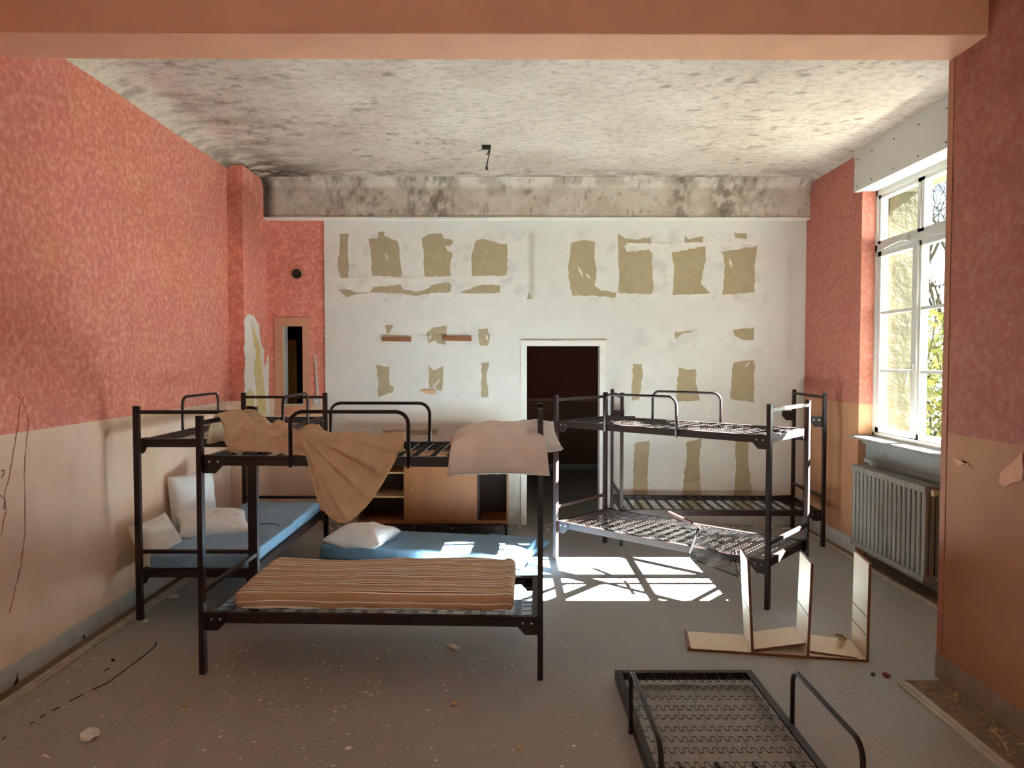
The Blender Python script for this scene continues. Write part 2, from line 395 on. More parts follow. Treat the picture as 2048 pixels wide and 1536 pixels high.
# left wall
def left_col(x, y, z):
    n = fbm(y, z, 1.1, 31); n2 = fbm(y, z*.7, 5, 33); fib = fbm(y*2.6, z*.35, 4, 41)
    top = sstep(2.5, 3.6, z)*sstep(.35, .7, n)
    st = sstep(.56, .75, fib)*.25
    blot = sstep(.5, .02, np.hypot((y-4.22)/.75, (z-1.12)/.34))*.0
    low = sstep(.5, .1, z)*sstep(.4, .6, n)*.5
    pier = sstep(6.9, 6.98, y)
    yel = sstep(.52, .8, fbm(y, z, .8, 77))
    return dark((top*.6, (.70, .60, .56)), (st, (.8, .74, .66)), (low, (.8, .76, .68)), (yel*.5, (1.04, 1.02, .82)), (sstep(.6, .8, n2)*.3, (.9, .82, .8)))
wl = panel('wall_left', (XL, 0, 0), (0, 1, 0), (0, 0, 1), (1, 0, 0), lin(-5, YB+.2, .05), lin(0, ZC+.15, .05), [], .25, M['wallpaper'], left_col)
# pier on the left wall
def pier_col(x, y, z):
    n = fbm(y+x, z, 3, 51)
    return dark((sstep(2.3, 3.5, z)*sstep(.35, .7, n)*.7, (.72, .66, .6)), (sstep(2.9, 3.65, z)*sstep(.45, .7, n)*.6, (.45, .42, .38)))
pf = panel('wall_left_pier_front', (XL, 6.98, 0), (1, 0, 0), (0, 0, 1), (0, -1, 0), lin(-.02, .148, .04), lin(0, 3.69, .05), [], .04, M['wallpaper'], pier_col)
ps = panel('wall_left_pier_side', (-2.59, 6.982, 0), (0, 1, 0), (0, 0, 1), (1, 0, 0), lin(0, YB-6.981, .04), lin(0, 3.69, .05), [], .14, M['wallpaper'], pier_col)
# back wall: papered strip with a small opening, plasterboard with the doorway
XS = aty(650, 600, YB).x
hole2 = (-2.43, -2.22, 1.317, 2.157)
def back_col(x, y, z):
    n = fbm(x, z, 2.2, 61); return dark((sstep(.5, .8, n)*.35, (.82, .78, .74)))
wbp = panel('wall_back', (0, YB, 0), (1, 0, 0), (0, 0, 1), (0, -1, 0), cuts(-2.62, XS, .05, hole2[:2]), cuts(0, 3.35, .05, hole2[2:]), [hole2], .12, M['wallpaper'], back_col)
DX0, DX1, DZ = .185, .998, 1.955
def pb_col(x, y, z):
    px = 1017+x*F/YB; py = 718-(z-H)*F/YB
    n = fbm(x, z, 2.5, 71); n2 = fbm(x, z, 9, 72); n3 = fbm(x*3, z*.5, 3, 73)
    def rect(a, b, c, d, s=14): return sstep(a-s, a+s, px+n2*24-12)*sstep(b+s, b-s, px+n2*24-12)*sstep(c-s, c+s, py+n2*20-10)*sstep(d+s, d-s, py+n2*20-10)
    g = np.maximum.reduce([rect(672, 1062, 462, 606), rect(1135, 1525, 462, 600), rect(745, 985, 648, 690)*.7, rect(1260, 1515, 648, 700)*.8, rect(750, 790, 720, 800)*.6, rect(850, 895, 720, 800)*.6, rect(1262, 1300, 715, 800)*.6])
    lite = g*sstep(.42, .62, n2+.25*n)*.9; gry = g*sstep(.62, .42, n2+.25*n)
    vline = np.exp(-((px-1063-(n2-.5)*4)/5)**2)*sstep(455, 475, py)*sstep(610, 580, py)
    vl2 = np.exp(-((px-1578)/9)**2)*sstep(470, 520, py)*sstep(760, 680, py)*n*1.3
    drip = sstep(.5, .75, n3)*sstep(600, 760, py)*.35
    dirt = sstep(940, 1045, py)*sstep(.3, .7, n2)
    return dark((gry*.55, (.80, .79, .80)), (vline*.6, (.5, .48, .44)), (vl2*.5, (.7, .67, .62)), (drip*.5, (.86, .86, .87)), (dirt*.7, (.55, .5, .42)))*(1+.05*lite[..., None])
PBY = YB-.02
wb = panel('wall_back', (0, PBY, 0), (1, 0, 0), (0, 0, 1), (0, -1, 0), cuts(XS, 3.3, .025, (DX0, DX1)), cuts(0, 3.35, .025, (DZ,)), [(DX0, DX1, -1, DZ)], .14, M['plasterboard'], pb_col)
# torn patches (paper liner) on the plasterboard
def z2(p): return [(640+x/3.839, 430+y/3.839) for x, y in p]
def z3(p): return [(1100+x/2.648, 430+y/2.648) for x, y in p]
PATCH = [z2(p) for p in (
 [(150,150),(222,145),(215,300),(220,480),(160,487),(145,440),(138,350),(152,270)],
 [(375,180),(450,180),(445,130),(490,128),(492,160),(600,200),(612,300),(632,440),(628,475),(560,470),(402,468),(392,330)],
 [(785,180),(850,150),(940,145),(960,180),(1020,195),(1025,215),(990,235),(960,240),(985,280),(1020,290),(1000,380),(1000,468),(805,470),(795,330)],
 [(1195,195),(1250,180),(1370,215),(1430,225),(1442,260),(1435,465),(1165,468),(1165,320),(1180,250)],
 [(135,570),(230,575),(285,598),(385,590),(410,548),(560,545),(620,530),(640,570),(720,585),(800,578),(860,540),(990,518),(1010,550),(1000,590),(860,600),(780,612),(720,625),(640,600),(400,598),(300,608),(205,632)],
 [(1060,598),(1200,545),(1290,535),(1385,538),(1385,597),(1140,605)],
 [(1608,590),(1630,645),(1582,645)], [(500,850),(562,845),(545,890),(512,915)],
 [(820,905),(865,860),(978,852),(970,935),(960,992),(905,990),(880,965),(830,990)],
 [(1213,875),(1285,875),(1305,930),(1295,1005),(1228,1003),(1218,960)],
 [(430,1145),(480,1160),(535,1165),(530,1300),(565,1325),(560,1360),(450,1400),(445,1280),(435,1200)],
 [(835,1160),(880,1190),(948,1165),(935,1350),(835,1330)],
 [(1240,1135),(1296,1130),(1280,1250),(1296,1400),(1235,1405),(1238,1300)],
 [(480,1650),(900,1650),(900,1690),(480,1690)])]+[z3(p) for p in (
 [(110,150),(165,132),(238,140),(238,250),(248,310),(235,375),(270,400),(350,410),(350,438),(240,430),(120,425),(100,350),(95,280),(105,200)],
 [(362,100),(380,115),(420,130),(535,120),(538,150),(430,152),(395,165),(410,195),(520,185),(542,205),(540,300),(550,400),(540,420),(360,415),(368,340),(362,250)],
 [(645,200),(740,180),(820,165),(825,240),(805,330),(800,370),(850,415),(650,425),(655,330),(655,260)],
 [(710,110),(735,128),(808,115),(808,145),(712,145)],
 [(910,195),(1095,165),(1085,260),(1085,410),(910,422),(925,330),(925,250)],
 [(975,95),(1045,95),(1040,128),(985,122)], [(660,620),(795,608),(700,630),(662,658)],
 [(970,605),(1083,597),(1083,665),(1020,660),(975,635)],
 [(440,785),(488,790),(490,850),(475,975),(430,985),(435,880)],
 [(685,805),(735,820),(775,812),(775,890),(792,985),(670,985),(675,870)],
 [(968,785),(1083,765),(1080,990),(955,975),(960,880)],
 [(450,1205),(528,1195),(520,1320),(515,1590),(445,1590),(440,1370)],
 [(720,1205),(802,1180),(790,1300),(808,1590),(690,1590),(715,1350),(725,1270)],
 [(980,1190),(1050,1195),(1050,1290),(1080,1590),(965,1590),(985,1350)])]
def ragged(pts, step=7, amp=1.3):
    out = []
    for i, p in enumerate(pts):
        q = pts[(i+1) % len(pts)]; L = math.hypot(q[0]-p[0], q[1]-p[1]); k = max(1, int(L/step))
        for j in range(k):
            t = j/k; out.append((p[0]+(q[0]-p[0])*t+random.uniform(-amp, amp), p[1]+(q[1]-p[1])*t+random.uniform(-amp, amp)))
    return out
def wall_patch(name, pts, mat, parent, Y, th=.0015):
    P = [aty(x, y, Y) for x, y in ragged(pts)]
    return obj(name, MB().prism(P, (0, -1, 0), th), mat, parent)
for p in PATCH: wall_patch('torn_patch', p, M['torn'], wb, PBY)
# curls of white paper left in the torn patches
for x, y, dx, dy in ((770, 503, 6, 20), (901, 495, 14, 20), (868, 765, 2, 28), (872, 772, 8, -14), (972, 668, 4, 14), (1155, 530, 12, 26), (1458, 515, 6, 22), (1490, 735, 10, -12), (862, 665, -4, 18), (1172, 545, 8, 14)):
    a = aty(x, y, PBY-.004); b = aty(x+dx*.5+3, y+dy*.5, PBY-.016); c = aty(x+dx, y+dy, PBY-.004); d = aty(x+dx*.4-2, y+dy*.5, PBY-.006)
    m = MB(); m.quad(a, b, c); m.quad(a, c, d); obj('paper_curl', m, M['plaster_white'], wb)
# plaster beads (glue) proud on the wall
for pts in ([(675,558),(1015,553),(1015,556),(675,562)], [(1250,487),(1520,484),(1520,488),(1255,492)], [(1235,716),(1252,716),(1252,790),(1240,790)]):
    if pts[0][0] != 1235: wall_patch('plaster_ridge', pts, M['plaster_white'], wb, PBY, .004)
# back beam (downstand) with lower trim strip
def bb_col(x, y, z):
    n = fbm(x, z, 2, 81); n2 = fbm(x, z*1.4, 7, 82); n3 = fbm(x*1.6, z, 16, 83); vs_ = fbm(x*5, z*.6, 3, 84)
    px = 1017+x*F/7.58
    def bl(c, w): return np.exp(-((px-c)/w)**2)
    hot = np.clip(bl(875, 34)+bl(1358, 16)+bl(1445, 26)+bl(820, 12)*.6+bl(700, 60)*.5+bl(1500, 40)*.4, 0, 1)
    cor = sstep(-2.42, -2.56, x)
    return dark((sstep(.4, .66, n2)*.55, (.72, .66, .6)), (hot*sstep(.38, .55, n3)*.85, (.36, .33, .3)), (cor*sstep(.2, .5, n2+.3), (.16, .15, .12)),
                (sstep(.66, .74, n3)*.7, (.45, .4, .36)), (sstep(.52, .72, vs_)*.3, (.78, .74, .68)), (sstep(3.58, 3.68, z)*sstep(.4, .6, n2)*.5, (.55, .5, .46)))
M['beam_plaster'] = simple('stained_beam_plaster', srgb(196, 186, 172), .85, .06, 9, attr=True, bmp=.4, bscale=30)
bb = panel('trim_1', (0, 7.58, 0), (1, 0, 0), (0, 0, 1), (0, -1, 0), lin(-2.60, 3.24, .02), lin(3.30, 3.72, .02), [], .12, M['beam_plaster'], bb_col, lambda u, v: .10*np.clip((v-3.60)/.10, 0, 1)**2*1.0+.004*fbm(u, v, 6, 3))
struct(box_obj('trim_2', (-2.60, 7.565, 3.285), (3.22, 7.70, 3.303), M['white_paint']))
# front beam over the camera side, near ceiling
def beam_slab():
    m = MB(); A = [(-2.95, 3.66), (2.6, 3.66), (2.6, 3.975), (-2.95, 3.975)]
    return m.box((-2.95, 3.66, 3.448), (2.6, 3.972, 4.05))
o = obj('trim_3', beam_slab(), M['beam_paint']); struct(o); bv = o.modifiers.new('bevel', 'BEVEL'); bv.width = .008; bv.segments = 2
M['near_ceiling'] = simple('near_ceiling_paint', srgb(206, 200, 190), .8, .05, 4)
struct(box_obj('ceiling', (-2.95, -5.2, 3.95), (2.7, 3.7, 4.15), M['near_ceiling']))
# right-hand near wall (thick), room widens beyond it
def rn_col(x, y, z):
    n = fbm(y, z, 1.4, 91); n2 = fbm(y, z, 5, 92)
    return dark((np.ones_like(n), (.80, .76, .74)), (sstep(.45, .75, n)*.5, (.74, .68, .64)), (sstep(1.9, 3.4, z)*sstep(.4, .7, n2)*.4, (.7, .62, .58)), (sstep(.55, .75, n2)*.25, (.85, .8, .78)))  # first mask paints dimmer light over the whole wall; the others are stains
holes = [(a, b, 1.05, 3.2) for a, b in REAR_FILL_WIN]
wr0 = panel('wall_right', (XP, 0, 0), (0, 1, 0), (0, 0, 1), (-1, 0, 0), cuts(-5, 3.97, .06, [e for w in REAR_FILL_WIN for e in w]), cuts(0, 4.05, .06, (1.05, 3.2)), holes, .35, M['wallpaper_shaded'], rn_col)
struct(box_obj('wall_right', (XP+.02, 3.70, 0), (3.7, 3.965, 4.0), M['beam_paint']))
wrear = panel('wall_rear', (0, -5, 0), (1, 0, 0), (0, 0, 1), (0, 1, 0), lin(-2.95, 2.7, .3), lin(0, 4.05, .3), [], .2, M['near_ceiling'])
# right wall beyond: pink paper with the window bay cut out
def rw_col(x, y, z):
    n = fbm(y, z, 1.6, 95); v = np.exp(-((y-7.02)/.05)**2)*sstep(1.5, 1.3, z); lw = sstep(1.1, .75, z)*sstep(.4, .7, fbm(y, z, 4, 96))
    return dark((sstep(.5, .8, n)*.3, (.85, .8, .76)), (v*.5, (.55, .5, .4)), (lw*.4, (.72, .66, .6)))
wr = panel('wall_right', (XR, 0, 0), (0, 1, 0), (0, 0, 1), (-1, 0, 0), cuts(3.8, YB+.1, .05, YW), lin(0, 3.8, .05), [(YW[0], YW[1], -1, 9)], .16, M['wallpaper_shaded'], rw_col)
# shutter box and strip above the window, screws in it
sb = struct(box_obj('trim_4', (3.15, 4.0, 3.318), (3.42, 6.515, 3.80), M['box_paint']))
for y in (5.15, 5.5, 5.85, 6.2, 6.45):
    for z in (3.36, 3.60): obj('screw', MB().tube([(3.149, y, z), (3.144, y, z)], .006, 8), M['black'], None).parent = sb
for ch in sb.children: ch.location = -sb.location
# outer stone wall with the outside reveal
def st_col(x, y, z): return np.ones(x.shape+(3,))
M['stone'] = simple('yellow_stone', srgb(74, 66, 46), .9, .2, 5, bmp=.5, bscale=14, attr=True)
sw = panel('wall_right_outer', (3.42, 0, 0), (0, 1, 0), (0, 0, 1), (-1, 0, 0), cuts(3.6, 7.85, .3, (5.17, 6.40)), cuts(-1, 4.4, .3, (1.10, 3.30)), [(5.17, 6.40, 1.10, 3.30)], .26, M['stone'])
# apron under the window
ap = obj('trim_5', MB().box((3.30, 5.0, 0), (3.425, 6.50, 1.09)), M['grey_paint']); struct(ap)
for z0, z1, dx in ((.90, 1.03, .03), (.86, .90, .045), (1.03, 1.08, .06)):
    obj('moulding', MB().box((3.30-dx, 5.0, z0), (3.302, 6.462, z1)), M['grey_paint'], ap)
# ------------------------------------------------------------------ window
win = bpy.data.objects.new('window_1', None); C.objects.link(win); win.location = (3.36, 5.81, 1.1); struct(win)
def wpart(name, mb, mat, parent=win):
    o = obj(name, mb, mat, parent)
    if parent is win: o.location = -win.location
    return o
XF0, XF1 = 3.335, 3.40
def frame_box(y0, y1, z0, z1, x0=XF0, x1=XF1): return MB().box((x0, y0, z0), (x1, y1, z1))
for nm, a in (('frame_post', (5.10, 5.17, 1.10, 3.33)), ('frame_post', (6.43, 6.50, 1.10, 3.33)), ('frame_rail', (5.10, 6.50, 3.27, 3.33)), ('frame_rail', (5.10, 6.50, 1.10, 1.14)), ('transom', (5.10, 6.50, 2.765, 2.83))):
    wpart(nm, frame_box(*a, 3.325, 3.43), M['pvc'])
def sash(y0, y1, z0, z1, st, muntins):
    s = wpart('sash', frame_box(y0, y0+st, z0, z1).box((XF0, y1-st, z0), (XF1, y1, z1)).box((XF0, y0, z0), (XF1, y1, z0+st*.8)).box((XF0, y0, z1-st*.8), (XF1, y1, z1)), M['pvc'])
    zs = [z0+st*.8]+muntins+[z1-st*.8]
    for z in muntins: obj('muntin', frame_box(y0+st, y1-st, z-.013, z+.013, 3.345, 3.39), M['pvc'], s)
    for a, b in zip(zs[:-1], zs[1:]): obj('pane', MB().box((3.365, y0+st-.005, a+.012), (3.371, y1-st+.005, b-.012)), M['glass'], s)
    return s
sl = sash(5.815, 6.43, 1.14, 2.765, .055, [1.697, 2.215]); sr = sash(5.17, 5.805, 1.14, 2.765, .055, [1.697, 2.215])
sash(5.775, 6.43, 2.83, 3.27, .04, []); sash(5.17, 5.765, 2.83, 3.27, .04, [])
wpart('sash_cover', MB().box((3.318, 5.775, 1.15), (3.336, 5.845, 2.76)), M['pvc'])
obj('handle', MB().tube([(3.318, 5.81, 1.72), (3.285, 5.81, 1.72), (3.28, 5.815, 1.70), (3.28, 5.83, 1.62), (3.285, 5.83, 1.58)], .009, 8).box((3.306, 5.795, 1.68), (3.32, 5.825, 1.76)), M['pvc'], sl)
obj('vent_lever', MB().tube([(3.31, 6.28, 2.775), (3.295, 6.1, 2.79), (3.30, 5.95, 2.80)], .008, 6).box((3.29, 5.90, 2.785), (3.33, 5.95, 2.825)), M['pvc'], win).location = -win.location
sill = struct(box_obj('trim_6', (3.12, 5.0, 1.082), (3.34, 6.47, 1.106), M['sill_paint'], bev=.005))
# rear fill window (added, unseen behind the camera): simple casement in its opening
for k, (a, b) in enumerate(REAR_FILL_WIN):
    w = bpy.data.objects.new('window_%d' % (k+3), None); C.objects.link(w); struct(w); w.location = (2.7, (a+b)/2, 1.05)
    m = MB(); L = w.location
    for q in ((a, a+.06, 1.05, 3.2), (b-.06, b, 1.05, 3.2), (a, b, 1.05, 1.11), (a, b, 3.14, 3.2), ((a+b)/2-.05, (a+b)/2+.05, 1.05, 3.2), (a, b, 2.7, 2.78)):
        m.box((2.66-L.x, q[0]-L.y, q[2]-L.z), (2.72-L.x, q[1]-L.y, q[3]-L.z))
    obj('frame', m, M['pvc'], w)
    obj('pane', MB().box((2.688-L.x, a-L.y, 0), (2.692-L.x, b-L.y, 2.15)), M['glass'], w)
# doorway frame, back room
d1 = struct(obj('door_1', MB(), M['white_paint'])); d1.location = (.59, PBY, 0)
def dpart(nm, a, b, mat=M['white_paint']): o = obj(nm, MB().box(a, b), mat, d1); o.location = -d1.location; return o
dpart('jamb', (DX0-.05, PBY-.018, 0), (DX0+.012, PBY+.15, DZ+.045)); dpart('jamb', (DX1-.012, PBY-.018, 0), (DX1+.05, PBY+.15, DZ+.045)); dpart('lintel', (DX0-.05, PBY-.019, DZ-.012), (DX1+.05, PBY+.15, DZ+.046))
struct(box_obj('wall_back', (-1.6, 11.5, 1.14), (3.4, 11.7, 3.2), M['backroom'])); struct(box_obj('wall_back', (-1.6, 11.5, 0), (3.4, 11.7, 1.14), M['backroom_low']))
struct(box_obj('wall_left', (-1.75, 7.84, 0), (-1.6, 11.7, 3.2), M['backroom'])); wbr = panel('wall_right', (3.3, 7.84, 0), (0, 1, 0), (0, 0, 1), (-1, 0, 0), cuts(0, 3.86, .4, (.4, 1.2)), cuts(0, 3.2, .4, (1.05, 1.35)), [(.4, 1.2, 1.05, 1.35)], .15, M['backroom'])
w5 = bpy.data.objects.new('window_5', None); C.objects.link(w5); struct(w5); w5.location = (3.38, 8.64, 1.05)  # unseen window added to light the back room softly with bounced sun
obj('frame', MB().box((-.03, -.40, 0), (.03, -.36, .3)).box((-.03, .36, 0), (.03, .40, .3)).box((-.03, -.4, 0), (.03, .4, .04)).box((-.03, -.4, .27), (.03, .4, .3)), M['pvc'], w5)
obj('pane', MB().box((-.002, -.37, .03), (.002, .37, .28)), M['glass'], w5)
portal(3.6, 8.64, 1.2, .9, .4, PI/2)
struct(box_obj('ceiling', (-3.2, 7.78, 3.1), (3.6, 11.9, 3.3), M['backroom_low'])); struct(box_obj('baseboard_back', (-1.6, 11.48, 0), (3.3, 11.5, .1), M['grey_paint']))
struct(box_obj('trim_7', (-1.6, 11.47, 1.12), (3.3, 11.5, 1.17), M['wood_edge']))
# small closet behind the narrow opening
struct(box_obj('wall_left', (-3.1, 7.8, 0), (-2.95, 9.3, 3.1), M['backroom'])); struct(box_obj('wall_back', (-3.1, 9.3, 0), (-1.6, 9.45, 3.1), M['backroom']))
struct(box_obj('floor', (-3.2, 7.8, -.05), (-1.7, 9.4, .002), M['floor']))
w2 = bpy.data.objects.new('window_2', None); C.objects.link(w2); struct(w2); w2.location = (-2.33, YB, 1.19)
fx0, fx1, fz0, fz1 = -2.519, -2.144, 1.19, 2.25
for nm, a, b in (('casing', (fx0, YB-.012, fz0), (hole2[0], YB, fz1)), ('casing', (hole2[1], YB-.012, fz0), (fx1, YB, fz1)), ('casing', (hole2[0], YB-.012, hole2[3]), (hole2[1], YB, fz1)), ('casing', (hole2[0], YB-.012, fz0), (hole2[1], YB, hole2[2])),
                 ):
    obj(nm, MB().box(a, b), M['beam_paint'], w2).location = -w2.location
obj('white_liner', MB().box((hole2[0], YB-.005, hole2[2]), (hole2[0]+.012, YB+.12, hole2[3])), M['pvc'], w2).location = -w2.location
obj('sill', MB().box((hole2[0]-.02, YB-.015, hole2[2]-.012), (hole2[1]+.01, YB+.1, hole2[2])), M['pvc'], w2).location = -w2.location
t = tag(obj('wooden_board', MB().box((-2.62, 8.05, 0), (-2.40, 8.09, 2.02)), simple('olive_wood', srgb(150, 120, 50), .6)), 'olive-brown board standing in the dark behind the narrow wall opening', 'board')
# ------------------------------------------------------------------ skirtings, strips, gutters
struct(box_obj('baseboard_left', (XL, -5, 0), (XL+.014, 6.98, .122), M['skirting']))
struct(box_obj('baseboard_left', (XL, 6.965, 0), (-2.576, 6.98, .122), M['skirting'])); struct(box_obj('baseboard_left', (-2.59, 6.966, 0), (-2.576, YB, .122), M['skirting']))
struct(box_obj('baseboard_right', (XR-.014, 6.46, 0), (XR, YB, .14), M['skirting']))
struct(box_obj('baseboard_right', (XP-.016, -5, 0), (XP, 3.965, .13), simple('dirty_skirting', srgb(142, 128, 116), .6, .15, 9)))
struct(box_obj('baseboard_back', (XS, PBY-.012, 0), (DX0-.05, PBY, .1), M['skirting'])); struct(box_obj('baseboard_back', (DX1+.05, PBY-.012, 0), (XR, PBY, .1), M['skirting']))
struct(box_obj('trim_8', (XL+.014, -5, 0), (-2.655, 6.96, .004), M['gutter'])); 
def strip(name, x0, x1, y0, y1):
    o = struct(obj(name, MB().box((x0, y0, 0), (x1, y1, .012)).box((x0+(x1-x0)*.35, y0, .012), (x1-(x1-x0)*.3, y1, .018)), M['strip'])); return o
strip('trim_9', -2.655, -2.59, -5, 6.9)
strip('trim_10', 3.06, 3.12, 4.0, 7.5); struct(box_obj('trim_11', (3.12, 4.0, 0), (XR+.1, 7.6, .004), M['gutter']))
strip('trim_12', 2.155, 2.215, -4, 3.86); struct(box_obj('trim_13', (2.215, -5, 0), (XP-.016, 3.9, .005), M['gutter']))
for pts in ([(20, 1383), (33, 1356), (34, 1345), (37, 1360), (36, 1372), (24, 1374)], [(166, 1272), (170, 1269), (169, 1277), (164, 1278)]):
    P = [atx(x, y, XL+.0145) for x, y in pts]; o = obj('chipped_patch', MB().prism(P, (1, 0, 0), .001), M['wood_dark'], bpy.data.objects['baseboard_left']); o.location = -bpy.data.objects['baseboard_left'].location
# bare plaster where the paper has peeled from the pier, a pipe stub and the cable duct beside it
def pier_patch(pts, mat, th):
    P = [atx(x, y, -2.59) for x, y in ragged(pts, 8, 1.6)]; obj('peeled_patch', MB().prism(P, (1, 0, 0), th), mat, ps)
pier_patch([(489, 640), (497, 627), (507, 632), (518, 650), (521, 680), (527, 700), (529, 740), (538, 706), (538, 830), (489, 830)], M['plaster_white'], .002)
pier_patch([(503, 640), (512, 672), (518, 690), (522, 720), (524, 750), (530, 790), (532, 828), (512, 828), (514, 790), (508, 740), (512, 700), (506, 680)], M['yellow_plaster'], .004)
pier_patch([(489, 790), (500, 775), (508, 790), (510, 828), (489, 828)], M['yellow_plaster'], .0035)
c = aty(594, 548, YB); tag(obj('pipe_stub', MB().tube([(0, 0, 0), (0, -.03, 0)], .05, 24).tube([(0, -.028, 0), (0, -.036, 0)], .014, 12), M['black'], None, c), 'round black vent cover high on the pink wall above the narrow opening', 'vent')
a, b = aty(630, 708, YB-.008), aty(636, 797, YB-.008)
tag(obj('cable_duct', MB().bar(b-b, a-b, .018, .016), M['pvc'], None, b), 'thin white plastic cable duct slanting down the pink wall', 'cable duct')
c = aty(634, 803, YB-.012); sk = thing('socket_box', 'small white switch box at the foot of the cable duct', 'switch', c); obj('box', MB().box((-.035, -.012, -.04), (.035, .012, .035)), M['pvc'], sk); obj('rocker', MB().box((-.015, -.017, -.02), (.015, -.011, .02)), M['white_paint'], sk)
# wall battens
for (x0, y0, x1, y1, lab, mt) in ((764, 678, 822, 679, 'left of the two brown wooden battens fixed to the white wall', 'batten'), (886, 677, 943, 678, 'right of the two brown wooden battens fixed to the white wall', 'batten'), (838, 782, 869, 784, 'short splintered pale batten below the brown ones on the white wall', 'broken_wood')):
    a, b = aty(x0, y0, PBY-.012), aty(x1, y1, PBY-.012); c = (a+b)/2
    mb = MB().bar(a-c, b-c, .024, .045) if mt == 'batten' else MB().prism([a-c+Vector((0, 0, .0)), Vector((0, 0, -.02)), b-c+Vector((0, 0, -.022)), b-c+Vector((0, 0, .022)), Vector((-.02, 0, .02))], (0, 1, 0), .012)
    tag(obj('wooden_batten', mb, M[mt], None, c), lab, 'batten')
# floor seam (dark crack in the linoleum)
pts = [atz(x, y, .0015) for x, y in ((312, 1284), (311, 1292), (290, 1310), (250, 1340), (215, 1366), (185, 1380))]
obj('seam_crack', MB().tube(pts, .004, 4), M['black'], floor)
for a, b in (((166, 1389), (139, 1403)), ((119, 1414), (104, 1422)), ((90, 1429), (80, 1436)), ((68, 1444), (60, 1448)), ((12, 1474), (4, 1479)), ((218, 1337), (208, 1342))):
    obj('seam_crack', MB().tube([atz(*a, .0015), atz(*b, .0015)], .004, 4), M['black'], floor)
# rust runs on the left wall
M['rust'] = simple('rust_run', srgb(150, 78, 52), .8, .2, 30)
for pts in ([(36, 792), (44, 800), (40, 812), (36, 850), (28, 900), (20, 945), (10, 985), (6, 1030)], [(47, 792), (47, 808), (56, 830), (57, 850), (52, 880), (49, 950), (50, 1060), (42, 1130), (30, 1180), (14, 1240)], [(2, 942), (8, 940), (6, 952), (1, 956)], [(1, 990), (10, 998), (12, 1020), (6, 1050), (0, 1080)]):
    P = []
    for i in range(len(pts)-1):
        for k in range(4):
            t = k/4; P.append(atx(pts[i][0]*(1-t)+pts[i+1][0]*t+random.uniform(-1, 1), pts[i][1]*(1-t)+pts[i+1][1]*t, XL+.0005))
    obj('rust_run', MB().tube(P, [random.uniform(.0016, .0042) for _ in P], 4), M['rust'], wl)
struct(box_obj('trim_14', (XP-.004, 3.925, .13), (XP, 3.974, 3.446), M['bead']))
# curling wallpaper on the near right wall
for pts in ([(1905, 915), (1925, 920), (1945, 938), (1935, 925), (1920, 935)], [(2046, 905), (2020, 930), (2002, 945), (2000, 966), (2012, 972), (2046, 960)]):
    P = [atx(x, y, XP-.001) for x, y in ragged(pts, 6, 1.5)]; obj('peeled_edge', MB().prism(P, (-1, 0, 0), .004), M['beam_paint'], wr0)
# ------------------------------------------------------------------ radiator
rad = thing('radiator', 'grey ribbed radiator below the window', 'radiator', (3.13, 5.74, 0))
zb, zt = .15, .86; yN, yF = 5.17, 6.30; n = 17; pit = (yF-yN)/n
def section():
    m = MB()
    for x0 in (-.065, -.02, .028):
        P = []; w = pit*.35; d = .019
        for k in range(8):
            a = 2*PI*k/8+PI/8; P.append((x0+d+d*math.copysign(abs(math.cos(a))**.6, math.cos(a)), w*math.copysign(abs(math.sin(a))**.6, math.sin(a)), zb+.03))
        m.prism(P, (0, 0, 1), zt-zb-.06)
    m.box((-.07, -pit*.47, zt-.045), (.07, pit*.47, zt)); m.box((-.07, -pit*.47, zb), (.07, pit*.47, zb+.045))
    return m
sm = section().mesh('section'); sm.materials.append(M['radiator'])
for k in range(n): obj('section', sm, None, rad, (0, yN+pit*(k+.5)-5.74, 0))
for z in (zt-.03, zb+.03): obj('pipe', MB().tube([(.03, -.57, z), (.03, -.68, z), (.16, -.70, z)], .012, 10), M['radiator'], rad)
v = obj('valve', MB().tube([(-.01, -.645, zt-.03), (-.06, -.645, zt-.03)], .024, 14).tube([(.03, -.645, zt-.03), (-.02, -.645, zt-.03)], .014, 10), M['brass'], rad)
for y in (.45, -.45): obj('bracket', MB().box((.0, y-.015, .1), (.17, y+.015, .2)), M['radiator'], rad)
# ceiling wire
p0 = Vector((-.188, 6.44, 3.715)); cw = thing('ceiling_wire', 'torn electric wire dangling from a hook in the ceiling', 'wire', p0)
obj('hook', MB().box((-.05, -.02, -.03), (.03, .02, 0)).tube([(.0, 0, -.02), (.012, 0, -.06), (-.01, 0, -.08)], .006, 6), M['black'], cw)
obj('wire', MB().tube([(.02, 0, -.02), (.018, 0, -.06), (.005, 0, -.12), (-.008, 0, -.19)], .005, 6), M['black'], cw)
obj('terminal', MB().tube([(-.008, 0, -.185), (-.008, 0, -.215)], .011, 8), M['black'], cw)

